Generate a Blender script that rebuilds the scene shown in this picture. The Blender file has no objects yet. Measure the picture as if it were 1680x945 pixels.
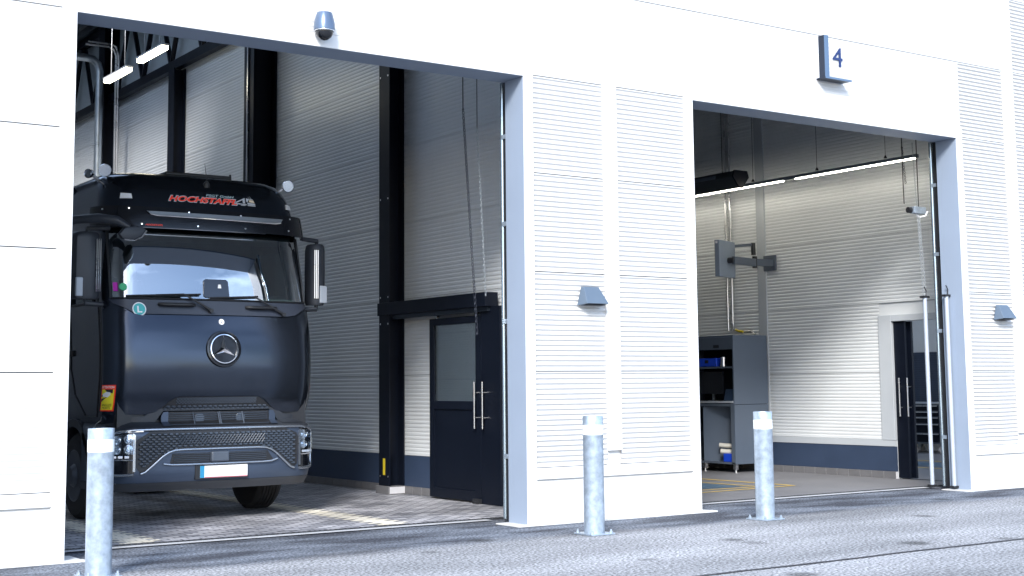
import bpy, bmesh, math, random
from mathutils import Vector, Matrix
random.seed(7)
R = math.radians
sc = bpy.context.scene
COL = sc.collection

# ------------------------------------------------------------------ camera
def set_camera():
    yaw, pitch, roll = R(34.5685), R(6.18024), R(-0.5507)
    cy, sy, cp, sp = math.cos(yaw), math.sin(yaw), math.cos(pitch), math.sin(pitch)
    f = Vector((sy*cp, cy*cp, sp)); r = Vector((cy, -sy, 0)); u = r.cross(f)
    c, s = math.cos(roll), math.sin(roll)
    r2 = r*c + u*s; u2 = -r*s + u*c
    cam = bpy.data.cameras.new('camera'); o = bpy.data.objects.new('camera', cam); COL.objects.link(o)
    m = Matrix((r2, u2, -f)).transposed().to_4x4(); m.translation = Vector((0, -12.5143, 1.5))
    o.matrix_world = m
    cam.sensor_width = 36; cam.lens = 2286.35/1680*36; cam.shift_y = (385.87-472.5)/1680
    cam.clip_start = .1; cam.clip_end = 2000
    sc.camera = o
set_camera()

# ------------------------------------------------------------------ light
SUNV = Vector((-.88, -1.0, .86)).normalized()
w = bpy.data.worlds.new('World'); sc.world = w; w.use_nodes = True
nt = w.node_tree; nt.nodes.clear()
def N(t, kind, **k):
    n = t.nodes.new(kind)
    for a, v in k.items(): setattr(n, a, v)
    return n
sky = N(nt, 'ShaderNodeTexSky', sky_type='NISHITA', sun_disc=False)
sky.sun_elevation = math.asin(SUNV.z); sky.sun_rotation = math.pi + .72
sky.air_density = 1.0; sky.dust_density = 1.2; sky.ozone_density = 1.4
tc = N(nt, 'ShaderNodeTexCoord')
mp = N(nt, 'ShaderNodeMapping'); mp.inputs['Scale'].default_value = (1, 1, 2.6)
nz = N(nt, 'ShaderNodeTexNoise'); nz.inputs['Scale'].default_value = 2.3; nz.inputs['Detail'].default_value = 7
rp = N(nt, 'ShaderNodeValToRGB'); rp.color_ramp.elements[0].position = .46; rp.color_ramp.elements[1].position = .66
mx = N(nt, 'ShaderNodeMix', data_type='RGBA'); mx.inputs[7].default_value = (7.0, 8.8, 11.8, 1)
bg = N(nt, 'ShaderNodeBackground'); bg.inputs['Strength'].default_value = .085
ow = N(nt, 'ShaderNodeOutputWorld')
L = nt.links.new
L(tc.outputs['Generated'], mp.inputs[0]); L(mp.outputs[0], nz.inputs['Vector']); L(nz.outputs['Fac'], rp.inputs[0])
L(rp.outputs[0], mx.inputs[0]); L(sky.outputs[0], mx.inputs[6]); L(mx.outputs[2], bg.inputs[0]); L(bg.outputs[0], ow.inputs[0])
sun = bpy.data.lights.new('sun', 'SUN'); sun.energy = 1.5; sun.angle = R(14); sun.color = (1, .972, .935)
so = bpy.data.objects.new('sun', sun); COL.objects.link(so); so.rotation_euler = SUNV.to_track_quat('Z', 'Y').to_euler()
sc.view_settings.view_transform = 'Standard'; sc.view_settings.look = 'None'; sc.view_settings.gamma = 1
sc.view_settings.exposure = 2.12
sc.render.engine = 'CYCLES'
sc.cycles.use_denoising = True
sc.cycles.max_bounces = 10; sc.cycles.diffuse_bounces = 6; sc.cycles.transparent_max_bounces = 12
sc.cycles.sample_clamp_indirect = 6; sc.cycles.caustics_reflective = False; sc.cycles.caustics_refractive = False

# ------------------------------------------------------------------ materials
MATS = {}
def mat(name, col, rough=.5, metal=0, var=.06, vscale=3, bump=0, bscale=60, spec=.5, coat=0, emit=0, stretch=None):
    if name in MATS: return MATS[name]
    m = bpy.data.materials.new(name); m.use_nodes = True; t = m.node_tree; p = t.nodes['Principled BSDF']
    p.inputs['Roughness'].default_value = rough; p.inputs['Metallic'].default_value = metal
    p.inputs['Specular IOR Level'].default_value = spec; p.inputs['Coat Weight'].default_value = coat
    tc = N(t, 'ShaderNodeTexCoord'); src = tc.outputs['Object']
    if stretch:
        mp = N(t, 'ShaderNodeMapping'); mp.inputs['Scale'].default_value = stretch; t.links.new(src, mp.inputs[0]); src = mp.outputs[0]
    n = N(t, 'ShaderNodeTexNoise'); n.inputs['Scale'].default_value = vscale; n.inputs['Detail'].default_value = 6; n.inputs['Roughness'].default_value = .6
    t.links.new(src, n.inputs['Vector'])
    x = N(t, 'ShaderNodeMix', data_type='RGBA')
    x.inputs[6].default_value = (*[max(0, c*(1-var*2)) for c in col], 1); x.inputs[7].default_value = (*[min(1, c*(1+var*2)) for c in col], 1)
    t.links.new(n.outputs['Fac'], x.inputs[0]); t.links.new(x.outputs[2], p.inputs['Base Color'])
    mr = N(t, 'ShaderNodeMapRange'); mr.inputs['To Min'].default_value = max(0, rough-.08); mr.inputs['To Max'].default_value = min(1, rough+.08)
    t.links.new(n.outputs['Fac'], mr.inputs['Value']); t.links.new(mr.outputs[0], p.inputs['Roughness'])
    if bump:
        b = N(t, 'ShaderNodeTexNoise'); b.inputs['Scale'].default_value = bscale; b.inputs['Detail'].default_value = 4
        t.links.new(src, b.inputs['Vector'])
        bb = N(t, 'ShaderNodeBump'); bb.inputs['Strength'].default_value = bump; bb.inputs['Distance'].default_value = .01
        t.links.new(b.outputs['Fac'], bb.inputs['Height']); t.links.new(bb.outputs[0], p.inputs['Normal'])
    if emit:
        p.inputs['Emission Color'].default_value = (*col, 1); p.inputs['Emission Strength'].default_value = emit
    MATS[name] = m; return m

def glass(name, tint, refl, rough=.01, top=.8):
    m = bpy.data.materials.new(name); m.use_nodes = True; t = m.node_tree; t.nodes.clear()
    tr = N(t, 'ShaderNodeBsdfTransparent'); tr.inputs[0].default_value = (*tint, 1)
    g = N(t, 'ShaderNodeBsdfGlossy'); g.inputs['Roughness'].default_value = rough; g.inputs[0].default_value = (.92, .96, 1, 1)
    lw = N(t, 'ShaderNodeLayerWeight'); lw.inputs['Blend'].default_value = .25
    mr = N(t, 'ShaderNodeMapRange'); mr.inputs['To Min'].default_value = refl; mr.inputs['To Max'].default_value = top
    s = N(t, 'ShaderNodeMixShader'); o = N(t, 'ShaderNodeOutputMaterial')
    t.links.new(lw.outputs['Fresnel'], mr.inputs['Value']); t.links.new(mr.outputs[0], s.inputs[0])
    t.links.new(tr.outputs[0], s.inputs[1]); t.links.new(g.outputs[0], s.inputs[2]); t.links.new(s.outputs[0], o.inputs[0])
    MATS[name] = m; return m

WHITE = mat('white_coated_steel', (.50, .503, .502), .42, var=.015, vscale=.8)
TRIM = mat('white_trim_steel', (.60, .605, .605), .45, var=.012, vscale=1.2)
SEAL = mat('joint_seal', (.05, .06, .075), .8)
CONC_W = mat('pale_plinth_concrete', (.54, .54, .53), .8, var=.07, vscale=2.5, bump=.15, bscale=40)
SILVER = mat('silver_coated_panel', (.69, .715, .73), .36, metal=.2, var=.05, vscale=1.1)
JAMB = mat('jamb_grey_blue_steel', (.24, .29, .37), .5, var=.04, vscale=1.5)
LTRIM = mat('light_grey_trim', (.44, .47, .50), .45, metal=.15, var=.03)
NAVY = mat('navy_steel', (.004, .006, .012), .40, spec=.16, var=.12, vscale=4)
KICK = mat('navy_kick_panel', (.022, .038, .075), .6, var=.10, vscale=3, bump=.1, bscale=25)
BLACK = mat('black_plastic', (.012, .013, .016), .5, var=.1, vscale=8)
TILE = mat('base_tile_grey', (.115, .115, .122), .6, var=.12, vscale=5)
TILE_L = mat('base_tile_pale', (.50, .50, .52), .6, var=.08, vscale=9)
GALV = mat('galvanised_steel', (.36, .43, .51), .34, metal=.55, var=.30, vscale=14, bump=.1, bscale=30)
STEEL = mat('brushed_steel', (.62, .63, .65), .28, metal=1, var=.04)
CHROME = mat('chrome', (.85, .87, .9), .08, metal=1, var=.01)
DUCT = mat('zinc_duct', (.45, .5, .54), .3, metal=.9, var=.08, vscale=6)
GREYP = mat('grey_painted_metal', (.085, .105, .135), .45, var=.06)
GREYL = mat('grey_cabinet_paint', (.085, .11, .15), .45, var=.05, vscale=2)
LAMPG = mat('blue_grey_cast_metal', (.075, .105, .145), .45, var=.05)
BLUE = mat('blue_plastic', (.01, .06, .55), .4, var=.05)
YEL = mat('yellow_floor_paint', (.72, .50, .10), .6, var=.15, vscale=9)
YELS = mat('yellow_sticker', (.60, .46, .02), .5)
DECK = mat('roof_deck', (.10, .12, .14), .5, metal=.2, var=.05)
CONC = mat('smooth_hall_concrete', (.17, .17, .18), .55, var=.14, vscale=1.3, bump=.08, bscale=30)
STEELP = mat('pit_cover_steel', (.12, .2, .28), .35, metal=.3, var=.3, vscale=6)
TUBE = mat('lamp_diffuser', (1, .93, .70), .5, emit=4)
LED = mat('led_strip', (1, .94, .80), .5, emit=9)
NUM = mat('blue_lettering', (.008, .025, .11), .5)
SCREEN = mat('dark_screen', (.015, .017, .022), .2)
CREAM = mat('cream_plastic', (.55, .53, .47), .5)

def asphalt():
    m = bpy.data.materials.new('asphalt'); m.use_nodes = True; t = m.node_tree; p = t.nodes['Principled BSDF']; l = t.links.new
    p.inputs['Roughness'].default_value = .88; p.inputs['Specular IOR Level'].default_value = .35
    tc = N(t, 'ShaderNodeTexCoord'); sp = N(t, 'ShaderNodeSeparateXYZ'); l(tc.outputs['Object'], sp.inputs[0])
    n1 = N(t, 'ShaderNodeTexNoise'); n1.inputs['Scale'].default_value = .55; n1.inputs['Detail'].default_value = 6
    mpn = N(t, 'ShaderNodeMapping'); mpn.inputs['Scale'].default_value = (.5, 1.6, 1); l(tc.outputs['Object'], mpn.inputs[0]); l(mpn.outputs[0], n1.inputs['Vector'])
    n2 = N(t, 'ShaderNodeTexNoise'); n2.inputs['Scale'].default_value = 38; n2.inputs['Detail'].default_value = 3; l(tc.outputs['Object'], n2.inputs['Vector'])
    v = N(t, 'ShaderNodeTexVoronoi'); v.inputs['Scale'].default_value = 110; l(tc.outputs['Object'], v.inputs['Vector'])
    # weathered surface
    c1 = N(t, 'ShaderNodeValToRGB'); e = c1.color_ramp.elements; e[0].position = .36; e[0].color = (.185, .19, .20, 1); e[1].position = .66; e[1].color = (.34, .345, .36, 1); l(n1.outputs['Fac'], c1.inputs[0])
    # newer, darker band of asphalt laid along the building
    a = N(t, 'ShaderNodeMath', operation='MULTIPLY_ADD'); a.inputs[1].default_value = 1.5; a.inputs[2].default_value = -.75; l(n1.outputs['Fac'], a.inputs[0])
    b = N(t, 'ShaderNodeMath', operation='ADD'); l(sp.outputs['Y'], b.inputs[0]); l(a.outputs[0], b.inputs[1])
    mr = N(t, 'ShaderNodeMapRange'); mr.inputs['From Min'].default_value = -1.25; mr.inputs['From Max'].default_value = -.85; l(b.outputs[0], mr.inputs['Value'])
    n3 = N(t, 'ShaderNodeTexNoise'); n3.inputs['Scale'].default_value = 1.4; n3.inputs['Detail'].default_value = 5; l(mpn.outputs[0], n3.inputs['Vector'])
    c2 = N(t, 'ShaderNodeValToRGB'); e = c2.color_ramp.elements; e[0].position = .4; e[0].color = (.050, .055, .07, 1); e[1].position = .62; e[1].color = (.17, .19, .225, 1); l(n3.outputs['Fac'], c2.inputs[0])
    m1 = N(t, 'ShaderNodeMix', data_type='RGBA'); l(mr.outputs[0], m1.inputs[0]); l(c1.outputs[0], m1.inputs[6]); l(c2.outputs[0], m1.inputs[7])
    # aggregate
    g = N(t, 'ShaderNodeMapRange'); g.inputs['From Min'].default_value = .35; g.inputs['From Max'].default_value = .68; g.inputs['To Min'].default_value = .25; g.inputs['To Max'].default_value = 1.8; l(n2.outputs['Fac'], g.inputs['Value'])
    m2 = N(t, 'ShaderNodeVectorMath', operation='SCALE'); l(m1.outputs[2], m2.inputs[0]); l(g.outputs[0], m2.inputs['Scale'])
    # oil drips and scattered pale grit
    vo = N(t, 'ShaderNodeTexVoronoi'); vo.inputs['Scale'].default_value = .85; l(tc.outputs['Object'], vo.inputs['Vector'])
    na = N(t, 'ShaderNodeMath', operation='MULTIPLY_ADD'); na.inputs[1].default_value = -.22; l(n3.outputs['Fac'], na.inputs[0]); l(vo.outputs['Distance'], na.inputs[2])
    om = N(t, 'ShaderNodeMapRange'); om.inputs['From Min'].default_value = -.04; om.inputs['From Max'].default_value = .04; om.inputs['To Min'].default_value = .42; om.inputs['To Max'].default_value = 1; l(na.outputs[0], om.inputs['Value'])
    m3 = N(t, 'ShaderNodeVectorMath', operation='SCALE'); l(m2.outputs[0], m3.inputs[0]); l(om.outputs[0], m3.inputs['Scale'])
    vg = N(t, 'ShaderNodeTexVoronoi'); vg.inputs['Scale'].default_value = 7; l(tc.outputs['Object'], vg.inputs['Vector'])
    gm = N(t, 'ShaderNodeMapRange'); gm.inputs['From Min'].default_value = .05; gm.inputs['From Max'].default_value = .09; gm.inputs['To Min'].default_value = .6; gm.inputs['To Max'].default_value = 0; l(vg.outputs['Distance'], gm.inputs['Value'])
    m4 = N(t, 'ShaderNodeMix', data_type='RGBA'); m4.inputs[7].default_value = (.45, .45, .46, 1); l(gm.outputs[0], m4.inputs[0]); l(m3.outputs[0], m4.inputs[6])
    l(m4.outputs[2], p.inputs['Base Color'])
    bb = N(t, 'ShaderNodeBump'); bb.inputs['Strength'].default_value = .8; bb.inputs['Distance'].default_value = .008
    ad = N(t, 'ShaderNodeMath', operation='ADD'); l(n2.outputs['Fac'], ad.inputs[0]); l(v.outputs['Distance'], ad.inputs[1]); l(ad.outputs[0], bb.inputs['Height'])
    l(bb.outputs[0], p.inputs['Normal'])
    return m
ASPH = asphalt()

def pavers(name, c_a, c_b, mortar):
    m = bpy.data.materials.new(name); m.use_nodes = True; t = m.node_tree; p = t.nodes['Principled BSDF']; l = t.links.new
    p.inputs['Roughness'].default_value = .5
    tc = N(t, 'ShaderNodeTexCoord')
    br = N(t, 'ShaderNodeTexBrick'); br.inputs['Scale'].default_value = 1; br.inputs['Brick Width'].default_value = .2; br.inputs['Row Height'].default_value = .1
    br.inputs['Mortar Size'].default_value = .011; br.inputs['Mortar Smooth'].default_value = .3
    br.inputs['Color1'].default_value = (*c_a, 1); br.inputs['Color2'].default_value = (*c_b, 1); br.inputs['Mortar'].default_value = (*mortar, 1)
    l(tc.outputs['Object'], br.inputs['Vector'])
    n = N(t, 'ShaderNodeTexNoise'); n.inputs['Scale'].default_value = 1.2; n.inputs['Detail'].default_value = 7; l(tc.outputs['Object'], n.inputs['Vector'])
    mr = N(t, 'ShaderNodeMapRange'); mr.inputs['From Min'].default_value = .3; mr.inputs['From Max'].default_value = .7; mr.inputs['To Min'].default_value = .62; mr.inputs['To Max'].default_value = 1.35; l(n.outputs['Fac'], mr.inputs['Value'])
    sc_ = N(t, 'ShaderNodeVectorMath', operation='SCALE'); l(br.outputs['Color'], sc_.inputs[0]); l(mr.outputs[0], sc_.inputs['Scale']); l(sc_.outputs[0], p.inputs['Base Color'])
    bb = N(t, 'ShaderNodeBump'); bb.inputs['Strength'].default_value = .6; bb.inputs['Distance'].default_value = .006; bb.invert = True
    l(br.outputs['Fac'], bb.inputs['Height']); l(bb.outputs[0], p.inputs['Normal'])
    return m
PAVE = pavers('grey_pavers', (.20, .205, .23), (.50, .50, .53), (.055, .055, .065))
PAVEY = pavers('cream_pavers', (.76, .71, .58), (.86, .82, .72), (.42, .40, .36))

PROFX = ((0, 0), (.14, .04), (.28, .35), (.40, .8), (.52, 1), (.66, .85), (.80, .4), (.92, .05))
PROF = ((0, 0), (.42, 0), (.50, .5), (.56, 1), (.82, 1), (.88, .5), (.95, .0))
# ------------------------------------------------------------------ mesh helpers
class MB:
    def __init__(s): s.v = []; s.f = []; s.dark = []
    def add(s, vs, fs):
        n = len(s.v); s.v += [tuple(v) for v in vs]; s.f += [tuple(i+n for i in f) for f in fs]
    def box(s, a, b):
        (x0, y0, z0), (x1, y1, z1) = a, b
        x0, x1 = min(x0, x1), max(x0, x1); y0, y1 = min(y0, y1), max(y0, y1); z0, z1 = min(z0, z1), max(z0, z1)
        s.add([(x0,y0,z0),(x1,y0,z0),(x1,y1,z0),(x0,y1,z0),(x0,y0,z1),(x1,y0,z1),(x1,y1,z1),(x0,y1,z1)],
              [(0,3,2,1),(4,5,6,7),(0,1,5,4),(1,2,6,5),(2,3,7,6),(3,0,4,7)])
        return s
    def tube(s, path, r, n=10, cap=True):
        P = [Vector(p) for p in path]; rings = []
        rr = r if isinstance(r, (list, tuple)) else [r]*len(P)
        up = None
        for i, p in enumerate(P):
            d = (P[min(i+1, len(P)-1)] - P[max(i-1, 0)]).normalized()
            if up is None: up = Vector((0, 0, 1)) if abs(d.z) < .9 else Vector((1, 0, 0))
            a = d.cross(up)
            if a.length < 1e-4: a = d.cross(Vector((.3, 1, .2)))
            a.normalize(); b = a.cross(d).normalized(); up = b
            rings.append([p + (a*math.cos(q) + b*math.sin(q))*rr[i] for q in [2*math.pi*k/n for k in range(n)]])
        vs = [v for g in rings for v in g]; fs = []
        for i in range(len(P)-1):
            for k in range(n):
                fs.append((i*n+k, i*n+(k+1) % n, (i+1)*n+(k+1) % n, (i+1)*n+k))
        if cap: fs.append(tuple(reversed(range(n)))); fs.append(tuple((len(P)-1)*n+k for k in range(n)))
        s.add(vs, fs); return s
    def lathe(s, c, axis, prof, n=32, cap=True):
        # prof: list of (distance along axis, radius)
        c = Vector(c); ax = Vector(axis).normalized(); a = ax.orthogonal().normalized(); b = ax.cross(a)
        vs = []; fs = []
        for (h, r) in prof:
            for k in range(n):
                q = 2*math.pi*k/n; vs.append(c + ax*h + (a*math.cos(q)+b*math.sin(q))*r)
        for i in range(len(prof)-1):
            for k in range(n): fs.append((i*n+k, i*n+(k+1) % n, (i+1)*n+(k+1) % n, (i+1)*n+k))
        if cap and prof[0][1] > 1e-5: fs.append(tuple(reversed(range(n))))
        if cap and prof[-1][1] > 1e-5: fs.append(tuple((len(prof)-1)*n+k for k in range(n)))
        s.add(vs, fs); return s
    def prism(s, poly, fa, fb):
        # poly 2D, fa/fb map (u,v) to 3D for the two ends
        n = len(poly); s.add([fa(*p) for p in poly]+[fb(*p) for p in poly],
            [tuple(range(n)), tuple(reversed(range(n, 2*n)))]+[(i, n+i, n+(i+1) % n, (i+1) % n) for i in range(n)]); return s
    def ribs(s, plane, fix, a0, a1, zs, sgn, pitch=.0554, depth=.006, gap=.007, prof=None):
        # profiled cladding panels between the joint heights zs; sgn is the outward side
        for z0, z1 in zip(zs, zs[1:]):
            pr = [(z0, -.028), (z0+gap, -.028), (z0+gap, 0)]
            k = max(1, round((z1-z0-.03)/pitch)); p = (z1-z0-.03)/k; z = z0+.02
            for i in range(k):
                zz = z+i*p
                pr += [(zz+p*q, -depth*w_) for q, w_ in (prof or PROF)]
            pr += [(z1, 0), (z1, -.028)]
            vs = []
            for (h, o) in pr:
                q = fix+o*sgn
                vs += [(a0, q, h), (a1, q, h)] if plane == 'y' else [(q, a0, h), (q, a1, h)]
            s.dark.append(len(s.f)); s.add(vs, [(2*i, 2*i+1, 2*i+3, 2*i+2) for i in range(len(pr)-1)])
        return s

def link(o): COL.objects.link(o); return o
def obj(name, mb, m, parent=None, smooth=False, bevel=0, recalc=True, **props):
    org = parent['_o'] if parent is not None and '_o' in parent else (0, 0, 0)
    loc = parent.get('_w', (0, 0, 0)) if parent is not None else (0, 0, 0)
    me = bpy.data.meshes.new(name)
    me.from_pydata([(v[0]-loc[0], v[1]-loc[1], v[2]-loc[2]) for v in mb.v], [], mb.f)
    if recalc or bevel:
        bm = bmesh.new(); bm.from_mesh(me)
        bmesh.ops.remove_doubles(bm, verts=bm.verts, dist=1e-5)
        bmesh.ops.recalc_face_normals(bm, faces=bm.faces)
        if bevel:
            es = [e for e in bm.edges if len(e.link_faces) == 2 and e.calc_face_angle(0) > .6]
            bmesh.ops.bevel(bm, geom=es, offset=bevel, segments=2, affect='EDGES', profile=.5, clamp_overlap=True)
        bm.to_mesh(me); bm.free()
    if smooth:
        me.shade_smooth(); me.set_sharp_from_angle(angle=R(smooth if smooth > 1 else 40))
    me.materials.append(m)
    if mb.dark:
        me.materials.append(SEAL)
        for i in mb.dark: me.polygons[i].material_index = 1
    o = bpy.data.objects.new(name, me); link(o)
    if parent is not None: o.parent = parent; o['_w'] = loc
    for k, v in props.items(): o[k] = v
    return o
def thing(name, label, cat, loc=(0, 0, 0), group=None):
    o = bpy.data.objects.new(name, None); link(o); o.location = loc; o.empty_display_size = .3
    o['label'] = label; o['category'] = cat; o['_w'] = tuple(float(a) for a in loc)
    if group: o['group'] = group
    return o
def tag(o, label, cat, group=None):
    o['label'] = label; o['category'] = cat
    if group: o['group'] = group
    return o
def struct(name, mb, m, **k): o = obj(name, mb, m, **k); o['kind'] = 'structure'; return o
def dup(root, delta, label):
    def cp(o, par):
        c = o.copy(); COL.objects.link(c)
        if par: c.parent = par; c.matrix_parent_inverse = o.matrix_parent_inverse
        for ch in [q for q in bpy.data.objects if q.parent == o and q.name not in made]: made.add(cp(ch, c).name)
        return c
    made = set(); kids = list(root.children)
    r = root.copy(); COL.objects.link(r); r.location = Vector(root.location)+Vector(delta); r['label'] = label
    def rec(src, dst):
        for ch in list(src.children):
            c = ch.copy(); COL.objects.link(c); c.parent = dst; rec(ch, c)
    rec(root, r); return r
def box(a, b): return MB().box(a, b)

def text2d(body, size=1, shear=0, bold=0, spacing=1, xs=1):
    cu = bpy.data.curves.new('lettering', 'FONT'); cu.body = body; cu.size = size; cu.shear = shear; cu.offset = bold; cu.space_character = spacing
    cu.resolution_u = 3
    o = bpy.data.objects.new('lettering', cu); link(o)
    bpy.context.view_layer.update()
    me = bpy.data.meshes.new_from_object(o.evaluated_get(bpy.context.evaluated_depsgraph_get()))
    vs = [(v.co.x*xs, v.co.y) for v in me.vertices]; fs = [tuple(p.vertices) for p in me.polygons]
    bpy.data.objects.remove(o); bpy.data.curves.remove(cu); bpy.data.meshes.remove(me)
    return vs, fs
def put_text(mb, t, f, fit=None):
    vs, fs = t
    if fit:
        (u0, v0, u1, v1) = fit; xs = [a for a, _ in vs]; ys = [b for _, b in vs]
        sx = (u1-u0)/(max(xs)-min(xs)); sy = (v1-v0)/(max(ys)-min(ys)); mx, my = min(xs), min(ys)
        vs = [(u0+(a-mx)*sx, v0+(b-my)*sy) for a, b in vs]
    mb.add([f(a, b) for a, b in vs], fs); return mb

# ================================================================== SETTING
g = MB(); g.add([(-300, -300, 0), (300, -300, 0), (300, 300, 0), (-300, 300, 0)], [(0, 1, 2, 3)])
struct('asphalt_yard', g, ASPH, recalc=False)
def sheet(name, x0, x1, y0, y1, z, m):
    g = MB(); g.add([(x0, y0, z), (x1, y0, z), (x1, y1, z), (x0, y1, z)], [(0, 1, 2, 3)]); return struct(name, g, m, recalc=False)
sheet('paved_floor', 2.56, 9.96, .92, 24, .006, PAVE)
sheet('hall_floor', 10.1, 17.46, .90, 24, .006, CONC)
sheet('hall_floor', 17.6, 25.2, .90, 24, .006, CONC)
# cream paver stripes with toothed edges
def stripe(x0, x1):
    g = MB(); y = 1.0; k = 0
    while y < 14:
        a = .05 if k % 2 else -.05
        g.add([(x0+a, y, .010), (x1+a, y, .010), (x1+a, y+.1, .010), (x0+a, y+.1, .010)], [(0, 1, 2, 3)]); y += .1; k += 1
    struct('paver_stripe', g, PAVEY, recalc=False)
stripe(4.72, 5.06); stripe(7.58, 7.90)
# threshold strip and drain channel in every door opening
THR = mat('threshold_concrete', (.42, .43, .45), .75, var=.18, vscale=5, bump=.3, bscale=50)
GRATE = mat('drain_grate', (.02, .021, .025), .55, var=.2)
for (x0, x1) in ((3.81, 8.78), (11.30, 16.28), (18.81, 23.78)):
    g = MB(); xs = x0; 
    g.add([(x0, .66, .012), (x1, .66, .012), (x1, .80, .012), (x0, .80, .012)], [(0, 1, 2, 3)])
    struct('threshold_strip', g, THR, recalc=False)
    g = MB(); g.box((x0-1.2, .80, .0), (x1+1.1, .90, .014))
    struct('drain_channel', g, GRATE)
    g = MB(); n = int((x1-x0+2.2)/.06)
    for i in range(n):
        xx = x0-1.15+i*.06; g.box((xx, .815, .0145), (xx+.022, .885, .0175))
    struct('drain_channel', g, mat('grate_bar', (.10, .11, .12), .5, metal=.6))
g = MB(); 
pts = [(x*.5-8, -4.14+random.uniform(-.025, .025)+.03*math.sin(x*.21)) for x in range(90)]
for (a, b), (c, d) in zip(pts, pts[1:]):
    w1 = .022+random.uniform(0, .012); g.add([(a, b-w1, .005), (c, d-.028, .005), (c, d+.028, .005), (a, b+w1, .005)], [(0, 1, 2, 3)])
struct('asphalt_joint', g, mat('bitumen_joint', (.018, .02, .028), .6), recalc=False)
# yellow lines and pit cover in the second and third bay
def line(x0, y0, x1, y1, w=.05, z=.011):
    g = MB(); d = Vector((x1-x0, y1-y0)).normalized(); n = Vector((-d.y, d.x))*w/2
    g.add([(x0+n.x, y0+n.y, z), (x0-n.x, y0-n.y, z), (x1-n.x, y1-n.y, z), (x1+n.x, y1+n.y, z)], [(0, 1, 2, 3)])
    struct('yellow_line', g, YEL)
line(15.15, 2.3, 15.1, 14, .07); line(12.3, 2.06, 15.17, 2.24, .05); line(14.62, 2.45, 14.57, 14, .05); line(12.3, 2.52, 14.6, 2.40, .05)
sheet('pit_cover', 12.9, 14.48, 2.62, 14, .010, STEELP)
line(19.93, 1.6, 19.93, 14, .08); line(21.74, 1.6, 21.74, 14, .08)
sheet('pit_cover', 20.35, 21.3, 1.8, 14, .010, STEELP)

# ------------------------------------------------------------------ building
JZ = [.605, 1.655, 2.755, 3.860, 4.966, 6.058, 7.165, 8.27, 9.37, 10.2]
hall = thing('workshop_hall', 'large white metal clad workshop hall with tall open door bays', 'building', (10.0, 0, 0))
OP = [(3.81, 8.78), (11.30, 16.28), (18.81, 23.78)]; OZ = 4.94
STR = [(2.41, 2.61), (9.915, 10.11), (17.42, 17.655), (24.9, 25.1)]
core = MB()
xs = [-12, 3.81, 8.78, 11.30, 16.28, 18.81, 23.78, 34]
for i in range(0, len(xs), 2): core.box((xs[i]+.02, .03, 0), (xs[i+1]-.02, .31, 10.2))
for (a, b) in OP: core.box((a-.02, .03, OZ+.02), (b+.02, .31, 10.2))
obj('wall_core', core, mat('wall_core', (.6, .6, .6), .6), hall)
lowj = JZ[:5]; upj = JZ[5:]
clad = MB()
DEP = lambda a: .006 if a < 5 else (.017 if a < 12 else .025)
for (a, b) in ((-12, 2.41), (2.61, 3.68), (8.905, 9.915), (10.11, 11.175), (16.41, 17.42), (17.655, 18.68), (23.9, 24.9), (25.1, 34)):
    clad.ribs('y', 0, a, b, lowj, -1, depth=DEP(a), gap=.010, prof=PROFX)
for (a, b) in ((-12, 2.41), (2.61, 3.68), (8.905, 9.915), (10.11, 11.175), (16.41, 17.42), (17.655, 18.68), (23.9, 24.9), (25.1, 34)):
    clad.ribs('y', 0, a, b, [4.966, 6.058], -1, depth=.025 if a > 12 else .006, gap=.010, prof=PROFX)
for (a, b) in ((3.68, 8.905), (11.175, 16.41), (18.68, 23.9)):
    clad.ribs('y', 0, a, b, [5.08, 6.058], -1, depth=.0035, gap=.010, prof=PROFX)
for (a, b) in ((-12, 2.41), (2.61, 9.915), (10.11, 17.42), (17.655, 24.9), (25.1, 34)):
    clad.ribs('y', 0, a, b, upj, -1, depth=.024 if a > 17 else .0035, gap=.010, prof=PROFX)
obj('cladding', clad, WHITE, hall, recalc=False)
for (a, b) in STR:
    obj('cover_strip', MB().box((a, -.018, .765), (b, .025, 10.2)), TRIM, hall, bevel=.003)
for (a, b) in OP:
    obj('door_trim', MB().box((a-.13, -.022, .0), (a-.002, .02, OZ+.14)), TRIM, hall, bevel=.003)
    obj('door_trim', MB().box((b+.002, -.022, .0), (b+.13, .02, OZ+.14)), TRIM, hall, bevel=.003)
    obj('door_trim', MB().box((a-.002, -.0225, OZ+.002), (b+.002, .02, OZ+.1405)), TRIM, hall, bevel=.003)
    lin = MB(); lin.box((a-.02, -.012, 0.012), (a, .34, OZ)); obj('door_lining', lin, JAMB, hall)
    lin = MB(); lin.box((b, -.012, 0.012), (b+.02, .34, OZ)); obj('door_lining', lin, JAMB, hall)
    lin = MB(); lin.box((a-.02, -.0125, OZ), (b+.02, .39, OZ+.02)); obj('door_lining', lin, JAMB, hall)
# base flashing and plinth
seg = [(-12, 3.68), (8.91, 11.17), (16.41, 18.68), (23.91, 34)]
for (a, b) in seg:
    obj('base_flashing', MB().prism([(-.03, .487), (-.03, .60), (-.018, .607), (.02, .607), (.02, .487)], lambda u, v, a=a: (a+.002, u, v), lambda u, v, b=b: (b-.002, u, v)), TRIM, hall)
    obj('plinth', MB().box((a, -.004, 0), (b, .03, .487)), CONC_W, hall)
    obj('plinth_foot', MB().box((a-.30, -.10, 0), (b+.30, -.001, .016)), CONC_W, hall)
for (a, b) in OP:
    obj('frame_foot', MB().box((a-.1, -.1005, 0), (a+.16, .36, .0115)), CONC_W, hall)
    obj('frame_foot', MB().box((b-.16, -.1005, 0), (b+.1, .36, .0115)), CONC_W, hall)
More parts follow.
